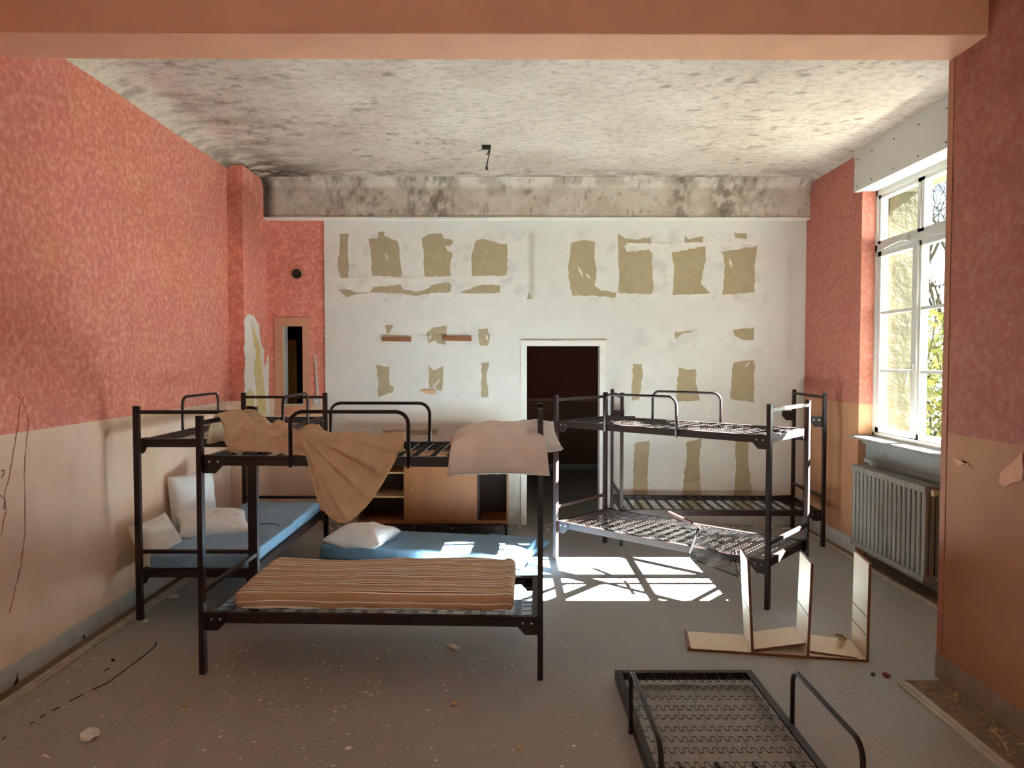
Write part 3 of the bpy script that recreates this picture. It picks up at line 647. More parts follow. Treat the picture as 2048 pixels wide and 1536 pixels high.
# ================================================================== BUNK BEDS
L, WD = 1.93, .78
ZU, ZL_ = 1.25, .345      # deck tops
def cached(fn, _c={}):
    if fn.__name__ not in _c: _c[fn.__name__] = fn()
    return _c[fn.__name__]
def fin(mb, name, mat, smooth=False):
    me = mb.mesh(name); me.materials.append(M[mat])
    if smooth: me.polygons.foreach_set('use_smooth', [True]*len(me.polygons))
    return me
def spring_path(w=WD-.05, n=17, a=.020, c=.0040):
    P = []
    for i in range(n*12+1):
        ph = 2*PI*i/12; sn = math.sin(ph); P.append((a*math.copysign(abs(sn)**.7, sn), -w/2+w*i/(n*12)-c*math.sin(2*ph), .0))
    return P
def deck_frame_mb(Lx=L-.03, Wy=WD-.05, hgt=.055, fl=.034):
    m = MB(); x, y = Lx/2, Wy/2+.012; e = .004
    for s in (-1, 1):
        m.box((-x, s*y-e/2, -hgt), (x, s*y+e/2, 0)); m.box((-x, min(s*y, s*(y-fl)), -.004), (x, max(s*y, s*(y-fl)), 0))
        m.box((s*x-e/2, -y, -hgt), (s*x+e/2, y, 0)); m.box((min(s*x, s*(x-fl)), -y, -.0035), (max(s*x, s*(x-fl)), y, .0005))
    return m
_r = random.Random(3)
ME = {}
ME['post'] = fin(MB().box((-.015, -.02, 0), (.015, .02, 1)), 'post', 'steel')
ME['post_cap'] = fin(MB().box((-.0155, -.0205, 0), (.0155, .0205, .006)), 'post_cap', 'black')
ME['end_rail'] = fin(MB().box((-.0125, -WD/2+.02, -.0125), (.0125, WD/2-.02, .0125)), 'end_rail', 'steel')
ME['deck_frame'] = fin(deck_frame_mb(), 'deck_frame', 'steel')
ME['spring'] = fin(MB().tube(spring_path(), .0021, 4), 'spring', 'wire', True)
def links_mb(rows):
    m = MB()
    for i in range(len(rows)-1):
        for y in (-.29, -.16, -.03, .10, .23):
            y += .026*(i % 2); a, b = rows[i]+.018, rows[i+1]-.018
            m.tube([(a, y, 0), ((a+b)/2, y+.004, -.002), (b, y, 0)], .0014, 4)
    for x0, x1 in ((-L/2+.02, rows[0]-.02), (rows[-1]+.02, L/2-.02)):
        for k in range(10): y = -.32+.071*k; m.tube([(x0, y, -.002), (x0+(x1-x0)*.45, y, 0), (x1, y+.003, 0)], .0022, 4)
    return m
ROWS = [-.84+.0988*k for k in range(18)]
ME['spring_links'] = fin(links_mb(ROWS), 'spring_links', 'wire')
def guard_mb(g0, g1, top=.255, r=.011, rad=.07):
    P = [(g0, 0, -.06)]
    for k in range(7): a = PI/2*k/6; P.append((g0+rad-rad*math.cos(a), 0, top-rad+rad*math.sin(a)))
    for k in range(7): a = PI/2*(1-k/6); P.append((g1-rad+rad*math.cos(a), 0, top-rad+rad*math.sin(a)))
    P.append((g1, 0, -.06)); return MB().tube(P, r, 10)
ME['guard_rail'] = fin(guard_mb(-.335, .335), 'guard_rail', 'steel', True)
def bracket_mb():
    m = MB(); m.prism([(0, 0, .004), (.115, 0, .004), (.115, 0, -.052), (.072, 0, -.098), (0, 0, -.098)], (0, 1, 0), .004)
    m.prism([(0, 0, .004), (0, .05, .004), (0, .05, -.06), (0, .03, -.098), (0, 0, -.098)], (1, 0, 0), .004); return m
ME['bracket'] = fin(bracket_mb(), 'bracket', 'steel')
ME['bolt'] = fin(MB().tube([(0, .001, 0), (0, -.003, 0)], .0065, 8), 'bolt', 'bolt')
def deck(parent, z, tilt=(0, 0, 0), xr=ROWS, off=(0, 0, 0), loose=0):
    fr = obj('deck_frame', ME['deck_frame'], None, parent, (off[0], off[1], z+off[2]), tilt)
    for i, x in enumerate(xr):
        s = obj('spring', ME['spring'], None, fr, (x+_r.uniform(-.006, .006), _r.uniform(-.004, .004), -.008+_r.uniform(-.003, .003)), (0, _r.uniform(-.05, .05), _r.uniform(-.012, .012)))
        if i % 2: s.scale = (-1, 1, 1)
    l = obj('spring_links', ME['spring_links'], None, fr, (0, 0, -.008)); l['kind'] = 'stuff'
    return fr
def bunk(label, loc, rz, gpos, heights=(1.473,)*4, lower_tilt=(0, 0, 0), group=None, upper=True):
    t = thing('bunk_bed', label, 'bunk bed', loc, rz, group)
    h = dict(zip(((-1, -1), (1, -1), (1, 1), (-1, 1)), heights))
    for (sx, sy), hh in h.items():
        p = obj('post', ME['post'], None, t, (sx*L/2, sy*WD/2, 0)); p.scale = (1, 1, hh)
        obj('post_cap', ME['post_cap'], None, t, (sx*L/2, sy*WD/2, hh))
        for z in (ZU, ZL_):
            b = obj('bracket', ME['bracket'], None, t, (sx*(L/2-.014), sy*(WD/2-.006), z), None)
            b.scale = (-sx, -sy, 1)
            for bx in (.035, .085): obj('bolt', ME['bolt'], None, b, (bx, 0, -.032))
    for sx in (-1, 1):
        top = min(h[(sx, -1)], h[(sx, 1)])-.035
        obj('end_rail', ME['end_rail'], None, t, (sx*L/2, 0, top)); obj('end_rail', ME['end_rail'], None, t, (sx*L/2, 0, .475))
    if upper: deck(t, ZU)
    deck(t, ZL_, lower_tilt)
    for sy in (-1, 1) if upper else (): obj('guard_rail', ME['guard_rail'], None, t, (gpos, sy*(WD/2+.002), ZU))
    return t
def place(p0, p1, back):
    """p0,p1 = the two floor points of the near long side, bed lies on the side of 'back'"""
    p0, p1 = Vector(p0), Vector(p1); d = (p1-p0).normalized(); n = Vector((-d.y, d.x, 0))
    c = (p0+p1)/2+n*WD/2; return c, math.atan2(d.y, d.x)
g1 = 'dark brown metal bunk beds'
c, r = place((-1.74, 4.02, 0), (.168, 3.94, 0), 1)
bf = bunk('dark brown bunk bed nearest the camera, striped mattress below, blanket on top', c, r, -.11, (1.473, 1.52, 1.50, 1.473), group=g1)
c, r = place((-1.768, 4.86, 0), (-1.755, 6.79, 0), 1)
bl = bunk('dark brown metal bunk bed along the left pink wall, blue mattress on its lower deck', c, r, .05, group=g1)
c, r = place((.419, 6.34, 0), (1.87, 5.04, 0), 1)
br = bunk('empty dark brown metal bunk bed standing askew in the sun patch near the doorway', c, r, -.108, group=g1)
c, r = place((1.106, 6.80, 0), (3.0, 6.75, 0), 1)
bk = bunk('dark brown metal bunk frame without top deck in the far right corner', c, r, 0, group=g1, upper=False)
# deck with two guard rails lying on the floor, foreground right
t = thing('bed_deck', 'loose bed deck with spring wires and two side hoops lying on the floor', 'bed frame', (.968, 2.93, 0), -PI/2)
fr = deck(t, .075)
for sy in (-1, 1): obj('guard_rail', ME['guard_rail'], None, t, (-.06, sy*(WD/2-.004), .075))
for k in range(4):
    for x, dx in ((-.035, .0), (.35, 0)):
        obj('clip', MB().bar((-.02, 0, 0), (.02, .004, 0), .012, .01), M['black'], t, (x, -.24+.16*k, .07))

# ================================================================== SOFT THINGS
def grid_mesh(name, P, mat, closed_with=None, th=0):
    nu, nv = len(P), len(P[0]); v = [tuple(q) for row in P for q in row]
    f = [(i*nv+j, (i+1)*nv+j, (i+1)*nv+j+1, i*nv+j+1) for i in range(nu-1) for j in range(nv-1)]
    me = bpy.data.meshes.new(name); me.from_pydata(v, [], f); me.update(); me.materials.append(mat)
    me.polygons.foreach_set('use_smooth', [True]*len(me.polygons)); return me
def pillow_mesh(name, w, d, t, fn, mat, seed=0, nu=44, nv=36, wr=.012, pinch=.09):
    """closed pillow: two sheets that meet at the seam. fn(x, y) -> (centre point, normal)"""
    v = []; idx = {}
    def prof(u, q): return t/2*(max(0, 1-abs(u)**2.8)**.46)*(max(0, 1-abs(q)**2.8)**.46)
    f = []
    for side in (1, -1):
        for i in range(nu+1):
            for j in range(nv+1):
                u = -1+2*i/nu; q = -1+2*j/nv
                edge = i in (0, nu) or j in (0, nv)
                if side == -1 and edge: idx[(-1, i, j)] = idx[(1, i, j)]; continue
                x = u*w/2*(1-pinch*(1-q*q)*abs(u)); y = q*d/2*(1-pinch*(1-u*u)*abs(q))
                c, n = fn(x, y); c = Vector(c); n = Vector(n).normalized()
                k = mnoise.fractal(Vector((x*7+seed*3.1, y*7, side*2)), 1, 2, 3)*wr*min(1, 6*(1-max(abs(u), abs(q))))
                k += wr*.8*math.sin((math.atan2(q, u)*9)+seed)*max(0, max(abs(u), abs(q))-.45)*(1-max(abs(u), abs(q)))*4
                seamw = .004*math.sin(u*23+seed)+.004*math.sin(q*19) if edge else 0
                idx[(side, i, j)] = len(v); v.append(tuple(c+n*(side*prof(u, q)+k*side+seamw)))
        for i in range(nu):
            for j in range(nv):
                g = (idx[(side, i, j)], idx[(side, i+1, j)], idx[(side, i+1, j+1)], idx[(side, i, j+1)]); f.append(g if side == 1 else g[::-1])
    me = bpy.data.meshes.new(name); me.from_pydata(v, [], f); me.update(); me.materials.append(mat)
    me.polygons.foreach_set('use_smooth', [True]*len(me.polygons)); return me
def frame_fn(o, ax, ay, an, sag=None):
    o, ax, ay, an = Vector(o), Vector(ax).normalized(), Vector(ay).normalized(), Vector(an).normalized()
    def fn(x, y):
        s = sag(x, y) if sag else 0
        return o+ax*x+ay*y+an*s, an
    return fn
def mattress(name, lx, ly, t, mat, fn=None, bev=.03, seed=0, wr=.004, nx=60, ny=26):
    """soft block centred on the origin at its base; rounded rim, rumpled cover"""
    bm = bmesh.new(); bmesh.ops.create_cube(bm, size=1)
    bmesh.ops.subdivide_edges(bm, edges=[e for e in bm.edges if abs(e.verts[0].co.x-e.verts[1].co.x) > .5], cuts=nx, use_grid_fill=True)
    bmesh.ops.subdivide_edges(bm, edges=[e for e in bm.edges if abs(e.verts[0].co.y-e.verts[1].co.y) > .5], cuts=ny, use_grid_fill=True)
    bmesh.ops.subdivide_edges(bm, edges=[e for e in bm.edges if abs(e.verts[0].co.z-e.verts[1].co.z) > .5], cuts=6, use_grid_fill=True)
    for v in bm.verts:
        x, y, z = v.co.x*lx, v.co.y*ly, (v.co.z)*t
        # round the block: clamp to inner box, push out
        hx, hy, hz = lx/2-bev, ly/2-bev, t/2-bev
        cx, cy, cz = max(-hx, min(hx, x)), max(-hy, min(hy, y)), max(-hz, min(hz, z))
        d = Vector((x-cx, y-cy, z-cz))
        if d.length > 1e-6: d = d.normalized()*bev
        p = Vector((cx, cy, cz))+d
        k = mnoise.fractal(Vector((p.x*3+seed*5, p.y*9, p.z*6)), 1, 2, 3)*wr
        top = max(0, p.z/(t/2))
        p.z += k*top*1.5+t/2; 
        if abs(y) >= ly/2-1e-5: p.y += k*1.2
        if fn: p = fn(p)
        v.co = p
    me = bpy.data.meshes.new(name); bm.to_mesh(me); bm.free(); me.materials.append(mat)
    me.polygons.foreach_set('use_smooth', [True]*len(me.polygons)); return me

# blue mattress on the left bunk's lower deck
def f1(p): return p
m1 = obj('mattress', mattress('mattress', 1.86, .70, .095, M['vinyl'], None, .016, 1), None, None, (-2.148, 5.83, ZL_), (0, 0, PI/2+.0))
tag(m1, 'long blue vinyl mattress on the lower deck of the bunk along the left wall', 'mattress')
# blue mattress on the floor
def f2(p):
    k = max(0, p.x-.55); p.z *= 1-.10*k; p.z += .02*math.sin(p.x*3+1)*(p.y+.3)*0; p.y += .03*math.sin(p.x*2.2); return p
m2 = obj('mattress', mattress('mattress', 1.86, .64, .13, M['vinyl'], f2, .02, 5, .008), None, None, (-.72, 6.49, 0), (0, 0, math.radians(-12.5)))
tag(m2, 'blue vinyl mattress lying on the floor behind the striped one, partly in sunlight', 'mattress')
m2b = obj('mattress', mattress('mattress', .62, .50, .06, M['vinyl'], None, .018, 9, .01, 20, 16), None, None, (-.02, 6.62, 0), (0, 0, math.radians(-24)))
m2b.name = 'foam_piece'; tag(m2b, 'thin blue foam piece poking out under the right end of the floor mattress', 'foam piece')
m2b.location = (.02, 6.72, 0)
# striped mattress, slightly slumped to the front
def f3(p):
    e = max(0, abs(p.x)-.6)/.22
    p.z += .012*math.sin(p.x*4+.6)*(.5+p.y)
    p.z -= .02*max(0, -p.y-.1)/.25*(p.z/.12)
    p.y += .012*math.sin(p.x*5)*(p.z/.12)
    if p.x > .74: p.z += .015*(p.z/.12)
    return p
m3 = obj('mattress', mattress('mattress', 1.63, .70, .125, M['stripe'], f3, .042, 3, .010), None, None, (-.775, 4.40, ZL_), (0, 0, math.radians(-1.8)))
tag(m3, 'brown and cream striped mattress on the lower deck of the nearest bunk', 'mattress')
obj('piping', MB().tube([(.79, -.31, .105), (.80, -.1, .122), (.80, .1, .122), (.79, .30, .115)], .005, 6), M['blanket'], m3)

# pillows
def pil(label, w, d, t, fn, mat, seed, loc=(0, 0, 0), **k):
    me = pillow_mesh('pillow', w, d, t, fn, M[mat], seed, **k)
    cz = Vector(np.mean([v.co[:] for v in me.vertices], axis=0)); cz.z = min(v.co.z for v in me.vertices)
    me.transform(Matrix.Translation(-cz)); o = obj('pillow', me, None, None, cz); return tag(o, label, 'pillow')
pil('white pillow lying on the blue mattress on the floor', .56, .50, .19, frame_fn((-1.33, 6.42, .20), (1, -.25, 0), (.25, 1, 0), (0, 0, 1), lambda x, y: -.02*abs(x)), 'pillow_white', 2, pinch=.12)
pil('white pillow standing upright against the left pink wall', .46, .42, .18, frame_fn((-2.60, 5.82, .67), (.35, .93, .05), (-.12, .05, 1), (1, -.35, .15)), 'pillow_white', 5)
pil('white pillow lying flat on the blue mattress, in front of the upright one', .54, .40, .17, frame_fn((-2.34, 5.60, .50), (.9, .5, -.05), (-.5, .9, .25), (0, -.15, 1)), 'pillow_white', 8)
pil('off-white pillow squeezed between the left wall and the near end of the blue mattress', .42, .34, .17, frame_fn((-2.555, 5.14, .485), (.12, 1, .02), (-.45, .0, .9), (.85, -.1, .42)), 'pillow_beige', 11)
def drape_fn(path, ax, o):
    """bend a sheet along a path in the (depth, height) plane"""
    P = [Vector((0, y, z)) for y, z in path]; S = [0]
    for a, b in zip(P[:-1], P[1:]): S.append(S[-1]+(b-a).length)
    T = S[-1]
    def fn(x, y):
        s = (y+T/2); i = 0
        while i < len(S)-2 and s > S[i+1]: i += 1
        k = (s-S[i])/(S[i+1]-S[i]); c = P[i].lerp(P[i+1], k); d = (P[i+1]-P[i]).normalized()
        if 0 < i and k < .5: d = d.lerp((P[i]-P[i-1]).normalized(), .5-k)
        elif i < len(P)-2 and k > .5: d = d.lerp((P[i+2]-P[i+1]).normalized(), k-.5)
        n = Vector((0, d.z, -d.y)); return Vector(o)+Vector(ax)*x+c, n
    return fn
path = []
for k in range(33):
    t = k/32
    if t < .36: path.append((4.26-.24*t/.36, 1.315+.045*math.sin(t/.36*PI/2)))
    else:
        a = (t-.36)/.64; path.append((4.02-.18*min(1, a*2.2)**.75, 1.36-.19*a**1.4))
PT = sum((Vector((0,)+b)-Vector((0,)+a)).length for a, b in zip(path[:-1], path[1:]))
_df = drape_fn(path, (1, 0, 0), (-.055, 0, 0))
def big_fn(x, y):
    k = 1-.12*max(0, -(y-.02))/.2 if y < .02 else 1+.04*y/.2
    return _df(x*k+(.03*max(0, -y)/.2), y)
pil('large off-white pillow slumped over the right end of the top deck of the nearest bunk', .53, PT*1.02, .17, big_fn, 'pillow_beige', 21, nu=60, nv=60, wr=.016, pinch=.04)
pil('white pillow on the top deck corner behind the end post of the nearest bunk', .34, .34, .10, frame_fn((.13, 4.20, 1.345), (1, .15, .0), (-.1, .8, .35), (0, -.3, 1)), 'pillow_white', 23)
# folded cloth and thin board behind the pillow
o = obj('folded_cloth', mattress('folded_cloth', .34, .26, .05, M['blanket'], lambda p: Vector((p.x, p.y, p.z*(1+.8*(p.x+.17)))), .018, 7, .012, 20, 14), None, None, (-.20, 4.50, ZU+.002), (0, 0, .1)); tag(o, 'folded beige cloth on the top deck behind the slumped pillow', 'cloth')
tag(obj('thin_board', MB().box((-.11, -.04, 0), (.11, .04, .012)), M['wood_dark'], None, (.0, 4.50, 1.358), (0, 0, .05)), 'dark thin board lying behind the slumped pillow on the top deck', 'board')

# ------------------------------------------------------------------ blanket (one sheet, three draped stretches)
def cr_(P, t):
    n = len(P)-1; t = max(0, min(.99999, t))*n; i = int(t); f = t-i
    p0, p1, p2, p3 = P[max(i-1, 0)], P[i], P[i+1], P[min(i+2, n)]
    return .5*((2*p1)+(p2-p0)*f+(2*p0-5*p1+4*p2-p3)*f*f+(3*p1-p0-3*p2+p3)*f**3)
def surf(rows, nu, nv, fold=None):
    rows = [[Vector(p) for p in r] for r in rows]; P = []
    for i in range(nu+1):
        u = i/nu; line = [cr_([r[k] for r in rows], u) for k in range(len(rows[0]))]
        P.append([cr_(line, j/nv)+(fold(u, j/nv) if fold else Vector()) for j in range(nv+1)])
    return P
def join_grids(name, grids, mat, th=.006):
    v = []; f = []
    for P in grids:
        n0 = len(v); nu, nv = len(P), len(P[0]); v += [tuple(q) for r in P for q in r]
        f += [(n0+i*nv+j, n0+(i+1)*nv+j, n0+(i+1)*nv+j+1, n0+i*nv+j+1) for i in range(nu-1) for j in range(nv-1)]
    me = bpy.data.meshes.new(name); me.from_pydata(v, [], f); me.update(); me.materials.append(mat)
    me.polygons.foreach_set('use_smooth', [True]*len(me.polygons))
    c = Vector((-.95, 4.2, ZU)); me.transform(Matrix.Translation(-c)); o = obj(name, me, None, None, c)
    s = o.modifiers.new('thickness', 'SOLIDIFY'); s.thickness = th; s.offset = 0; return o
G = lambda *r: [Vector(p) for p in r]
# A: over the left end rail (columns run across the rail: outside -> over -> inside down to the deck)
A = [G((-1.80, 4.22, 1.30), (-1.79, 4.22, 1.40), (-1.74, 4.21, 1.462), (-1.68, 4.20, 1.40), (-1.65, 4.18, 1.31), (-1.60, 4.14, 1.262)),
     G((-1.82, 4.34, 1.28), (-1.80, 4.34, 1.40), (-1.74, 4.34, 1.475), (-1.66, 4.33, 1.45), (-1.585, 4.31, 1.36), (-1.54, 4.26, 1.266)),
     G((-1.81, 4.46, 1.29), (-1.79, 4.46, 1.41), (-1.73, 4.46, 1.468), (-1.64, 4.46, 1.455), (-1.55, 4.45, 1.38), (-1.49, 4.40, 1.27)),
     G((-1.81, 4.58, 1.27), (-1.79, 4.58, 1.40), (-1.73, 4.58, 1.462), (-1.63, 4.57, 1.44), (-1.53, 4.55, 1.37), (-1.42, 4.50, 1.28)),
     G((-1.80, 4.68, 1.31), (-1.78, 4.68, 1.40), (-1.73, 4.68, 1.452), (-1.64, 4.68, 1.41), (-1.55, 4.65, 1.33), (-1.45, 4.60, 1.27))]
def foldA(u, v):
    e = min(1, max(0, (v-.4)*4)); return Vector((.012*math.sin(u*17+v*5)+.018*e*math.sin(u*15+v*3+1), .010*math.sin(v*14+u*4)*e, (.020*math.sin(u*19+4*v)+.014*math.sin(u*37-6*v)+.02*mnoise.noise(Vector((u*6, v*6, 3))))*e))
# B: rumpled roll lying along the deck
B = [G((-1.66, 4.16, 1.262), (-1.66, 4.22, 1.335), (-1.65, 4.34, 1.385), (-1.64, 4.46, 1.37), (-1.63, 4.58, 1.268)),
     G((-1.52, 4.14, 1.262), (-1.52, 4.20, 1.345), (-1.50, 4.32, 1.405), (-1.49, 4.44, 1.37), (-1.48, 4.56, 1.264)),
     G((-1.38, 4.10, 1.262), (-1.38, 4.17, 1.34), (-1.38, 4.28, 1.385), (-1.38, 4.38, 1.34), (-1.38, 4.50, 1.264)),
     G((-1.22, 4.00, 1.262), (-1.22, 4.12, 1.335), (-1.22, 4.24, 1.365), (-1.22, 4.36, 1.33), (-1.22, 4.48, 1.264)),
     G((-1.02, 3.97, 1.262), (-1.02, 4.08, 1.32), (-1.02, 4.20, 1.345), (-1.02, 4.32, 1.32), (-1.02, 4.46, 1.264)),
     G((-.82, 3.97, 1.262), (-.82, 4.07, 1.31), (-.82, 4.18, 1.33), (-.82, 4.32, 1.315), (-.82, 4.44, 1.264)),
     G((-.58, 3.99, 1.285), (-.60, 4.06, 1.315), (-.62, 4.14, 1.325), (-.66, 4.26, 1.30), (-.68, 4.38, 1.264))]
def foldB(u, v):
    e = math.sin(v*PI)
    return Vector((.01*math.sin(v*11+u*3), .012*math.sin(u*26)*e, (.016*math.sin(u*27+v*9+2*math.sin(v*5))+.020*math.sin(v*17+u*13)+.012*math.sin(v*29-u*9)+.03*mnoise.noise(Vector((u*8, v*5, 0))))*e))
# C: corner hanging over the front rail
YF_ = 3.965
top = [(598, 866), (628, 870), (662, 874), (700, 872), (738, 880), (772, 874), (808, 872)]
hem = [(616, 905), (632, 962), (652, 1015), (690, 1042), (740, 1003), (783, 934), (809, 880)]
TP = [aty(x, y, YF_+.02) for x, y in top]; HP = [aty(x, y, YF_-.045) for x, y in hem]
AP = aty(596, 862, YF_)
def ridge(t, c, w): d = (t-c)/w; return math.exp(-d*d) if d > 0 else math.exp(-d*d*5)
def gridC(nu=110, nv=80):
    P = []
    for i in range(nu+1):
        u = i/nu; a = cr_(TP, u); b = cr_(HP, u); row = []
        for j in range(nv+1):
            v = j/nv; p = a.lerp(b, v); dx, dz = p.x-AP.x, AP.z-p.z
            r = math.hypot(dx, dz); th = math.degrees(math.atan2(dx, max(1e-4, dz))); g = min(1, r/.28)
            f = .050*ridge(th, 17, 6)+.062*ridge(th, 33, 7)+.050*ridge(th, 50, 7)+.045*ridge(th, 66, 6)+.04*ridge(th, 80, 5)
            # swag folds that run down from the right-hand end
            e = math.hypot(p.x-TP[-2].x, p.z-TP[-2].z); th2 = math.degrees(math.atan2(TP[-2].x-p.x, max(1e-4, TP[-2].z-p.z)))
            f2 = (.035*ridge(th2, 8, 7)+.03*ridge(th2, 30, 8))*min(1, e/.15)*max(0, 1-e/.32)
            p = p+Vector((.006*math.sin(v*9+u*8)*v*(1-v), -.03*math.sin(min(1, v*3)*PI/2)-f*g-f2-.012*mnoise.noise(Vector((p.x*9, 0, p.z*9)))+.004, .008*f/.05*(1-v)))
            if v < .12: k = 1-v/.12; p = p+Vector((0, .10*k*k, .012*k))
            row.append(p)
        P.append(row)
    return P
bl_ = join_grids('blanket', [surf(A, 36, 40, foldA), surf(B, 90, 30, foldB), gridC()], M['blanket'])
tag(bl_, 'rumpled beige wool blanket draped over the end rail and front rail of the nearest bunk', 'blanket')
obj('hem', MB().tube([p-Vector((-.95, 4.2, ZU)) for p in [r[-1] for r in gridC(40, 30)]], .0055, 6), M['blanket'], bl_)

# ================================================================== CABINET
cb = thing('sideboard', 'wooden sideboard with one sliding door on a tube frame against the back wall', 'cabinet', (-.763, 7.36, 0))
def cpart(n, a, b, mat): return obj(n, MB().box((a[0]+.763, a[1]-7.36, a[2]), (b[0]+.763, b[1]-7.36, b[2])), M[mat], cb)
x0, x1, y0, y1, z0, z1 = -1.526, 0, 7.15, 7.58, .135, .862
cpart('top', (x0, y0, z1-.02), (x1, y1, z1), 'wood_edge'); cpart('bottom', (x0, y0, z0), (x1, y1, z0+.022), 'wood_edge')
cpart('side_panel', (x0, y0, z0+.022), (x0+.02, y1, z1-.02), 'wood_edge'); cpart('side_panel', (x1-.02, y0, z0+.022), (x1, y1, z1-.02), 'wood_edge')
cpart('back_panel', (x0+.02, y1-.008, z0+.022), (x1-.02, y1, z1-.02), 'wood_dark'); cpart('divider', (-.32, y0+.05, z0+.022), (-.30, y1-.008, z1-.02), 'wood_dark')
cpart('shelf', (x0+.02, y0+.04, .635), (-.32, y1-.01, .652), 'wood_pale'); cpart('shelf', (x0+.02, y0+.04, .39), (-.32, y1-.01, .407), 'wood_pale')
cpart('divider', (x0+.30, y0+.06, z0+.022), (x0+.315, y1-.01, z1-.02), 'wood_dark') if False else None
dr = cpart('sliding_door', (-1.062, y0+.008, z0+.024), (-.318, y0+.026, z1-.022), 'wood')
obj('finger_hole', MB().tube([(-.98+.763, y0+.007-7.36, .48), (-.98+.763, y0+.012-7.36, .48)], .007, 10), M['wood_pale'], dr)
cpart('sliding_track', (x0+.02, y0+.004, z0+.022), (x1-.02, y0+.03, z0+.03), 'wood_edge')
for yy in (7.17, 7.52):
    P = [(-1.50, yy, 0), (-1.50, yy, .085), (-1.485, yy, .112), (-1.46, yy, .122), (-.07, yy, .122), (-.045, yy, .115), (-.028, yy, .09), (-.022, yy, 0)]
    obj('tube_frame', MB().tube([(a+.763, b-7.36, c) for a, b, c in P], .012, 8), M['steel'], cb)

# ================================================================== BROKEN SHELF UNIT
o0 = Vector((1.126, 4.317, 0)); ex = (Vector((2.14, 4.146, 0))-o0).normalized(); ey = Vector((-ex.y, ex.x, 0)); az = math.atan2(ex.y, ex.x)
su = thing('broken_shelf_unit', 'broken cream melamine shelf unit with three uprights standing on the floor', 'shelf', tuple(o0), az)
Lb = 1.03; Dp = .28
obj('base_board', MB().box((0, 0, 0), (Lb, Dp, .016)), M['panelZ'], su)
obj('end_stub', MB().box((-.016, 0, .0), (.002, Dp, .026)), M['panelX'], su, (0, 0, 0), (0, -.25, 0))
def upright(x, lean, h, dpt, segs):
    u = obj('upright', MB().box((-.008, 0, 0), (.008, dpt, h)), M['panelX'], su, (x, .0, .016), (0, lean, 0))
    for s in segs: obj('groove', MB().box((-.0088, .004, s), (-.0075, dpt-.003, s+.006)), M['wood_dark'], u)
    return u
upright(.365, -.055, .57, Dp, (.25,)); upright(.685, .03, .56, Dp, (.24,)); upright(1.02, .01, .575, Dp, (.25, .14))
t = tag(obj('loose_shelf', MB().box((-.16, -.13, 0), (.16, .13, .014)), M['panelZ'], None, o0+ex*.525+ey*.15+Vector((0, 0, .045)), (.0, -.16, az+.08)), 'loose cream shelf board tilted between the left and middle uprights of the broken unit', 'board')
t = tag(obj('loose_shelf', MB().box((-.13, -.12, 0), (.13, .12, .014)), M['panelZ'], None, o0+ex*.85+ey*.14+Vector((0, 0, .022)), (.06, .04, az-.12)), 'loose cream shelf board lying between the middle and right uprights of the broken unit', 'board')
tag(obj('loose_shelf', MB().box((-.10, -.02, 0), (.10, .02, .012)), M['panelZ'], None, o0+ex*.93+ey*.20+Vector((0, 0, .055)), (.0, .5, az+1.1)), 'narrow loose strip leaning at the foot of the right upright of the broken unit', 'board')

# ================================================================== WIRE TRAY ON THE RIGHT BUNK
tr = thing('wire_tray', 'crumpled wire mesh tray with rusty handle on the lower deck of the sunlit bunk', 'tray', (1.5, 5.42, .36))
o_ = Vector((1.5, 5.42, .36))
Ap = aty(1378, 1108, 5.37); Bp = aty(1399, 1052, 5.70); Cp = aty(1468, 1098, 5.28); Dp_ = aty(1475, 1153, 5.12); Ep = aty(1384, 1104, 5.36); Fp = aty(1395, 1064, 5.60)
loc_ = lambda p: p-o_
def netting(name, a, b, c, d, n1, n2):
    m = MB(); a, b, c, d = map(loc_, (a, b, c, d))
    for i in range(n1+1): t = i/n1; m.tube([a.lerp(b, t), d.lerp(c, t)], .0009, 3)
    for j in range(n2+1): t = j/n2; m.tube([a.lerp(d, t), b.lerp(c, t)], .0009, 3)
    o = obj(name, m, M['mesh_net'], tr); o['kind'] = 'stuff'; return o
netting('side_mesh', Ap, Cp+Vector((.005, 0, .0)), Dp_, Ap+Vector((.01, -.02, -.03)), 44, 14)
netting('top_mesh', Bp, Cp, Ap, Ap.lerp(Bp, .2), 16, 8)
obj('rim', MB().tube([loc_(p) for p in (Ap, Bp)], .009, 6).tube([loc_(p) for p in (Bp, Fp, Cp, Dp_, Ap+Vector((.01, -.02, -.03)), Ap)], .0042, 6), M['mesh_net'], tr)
obj('end_loop', MB().tube([loc_(aty(x, y, Y)) for x, y, Y in ((1470, 1098, 5.27), (1483, 1106, 5.2), (1489, 1120, 5.15), (1475, 1153, 5.12), (1458, 1132, 5.2), (1470, 1098, 5.27), (1486, 1157, 5.12), (1472, 1140, 5.15))], .0035, 6), M['steel'], tr)
obj('handle', MB().bar(loc_(aty(1338, 1025, 6.05)), loc_(aty(1384, 1047, 5.78)), .022, .022).tube([loc_(aty(1384, 1047, 5.78)), loc_(Bp)], .004, 6), M['shade_wood'], tr)

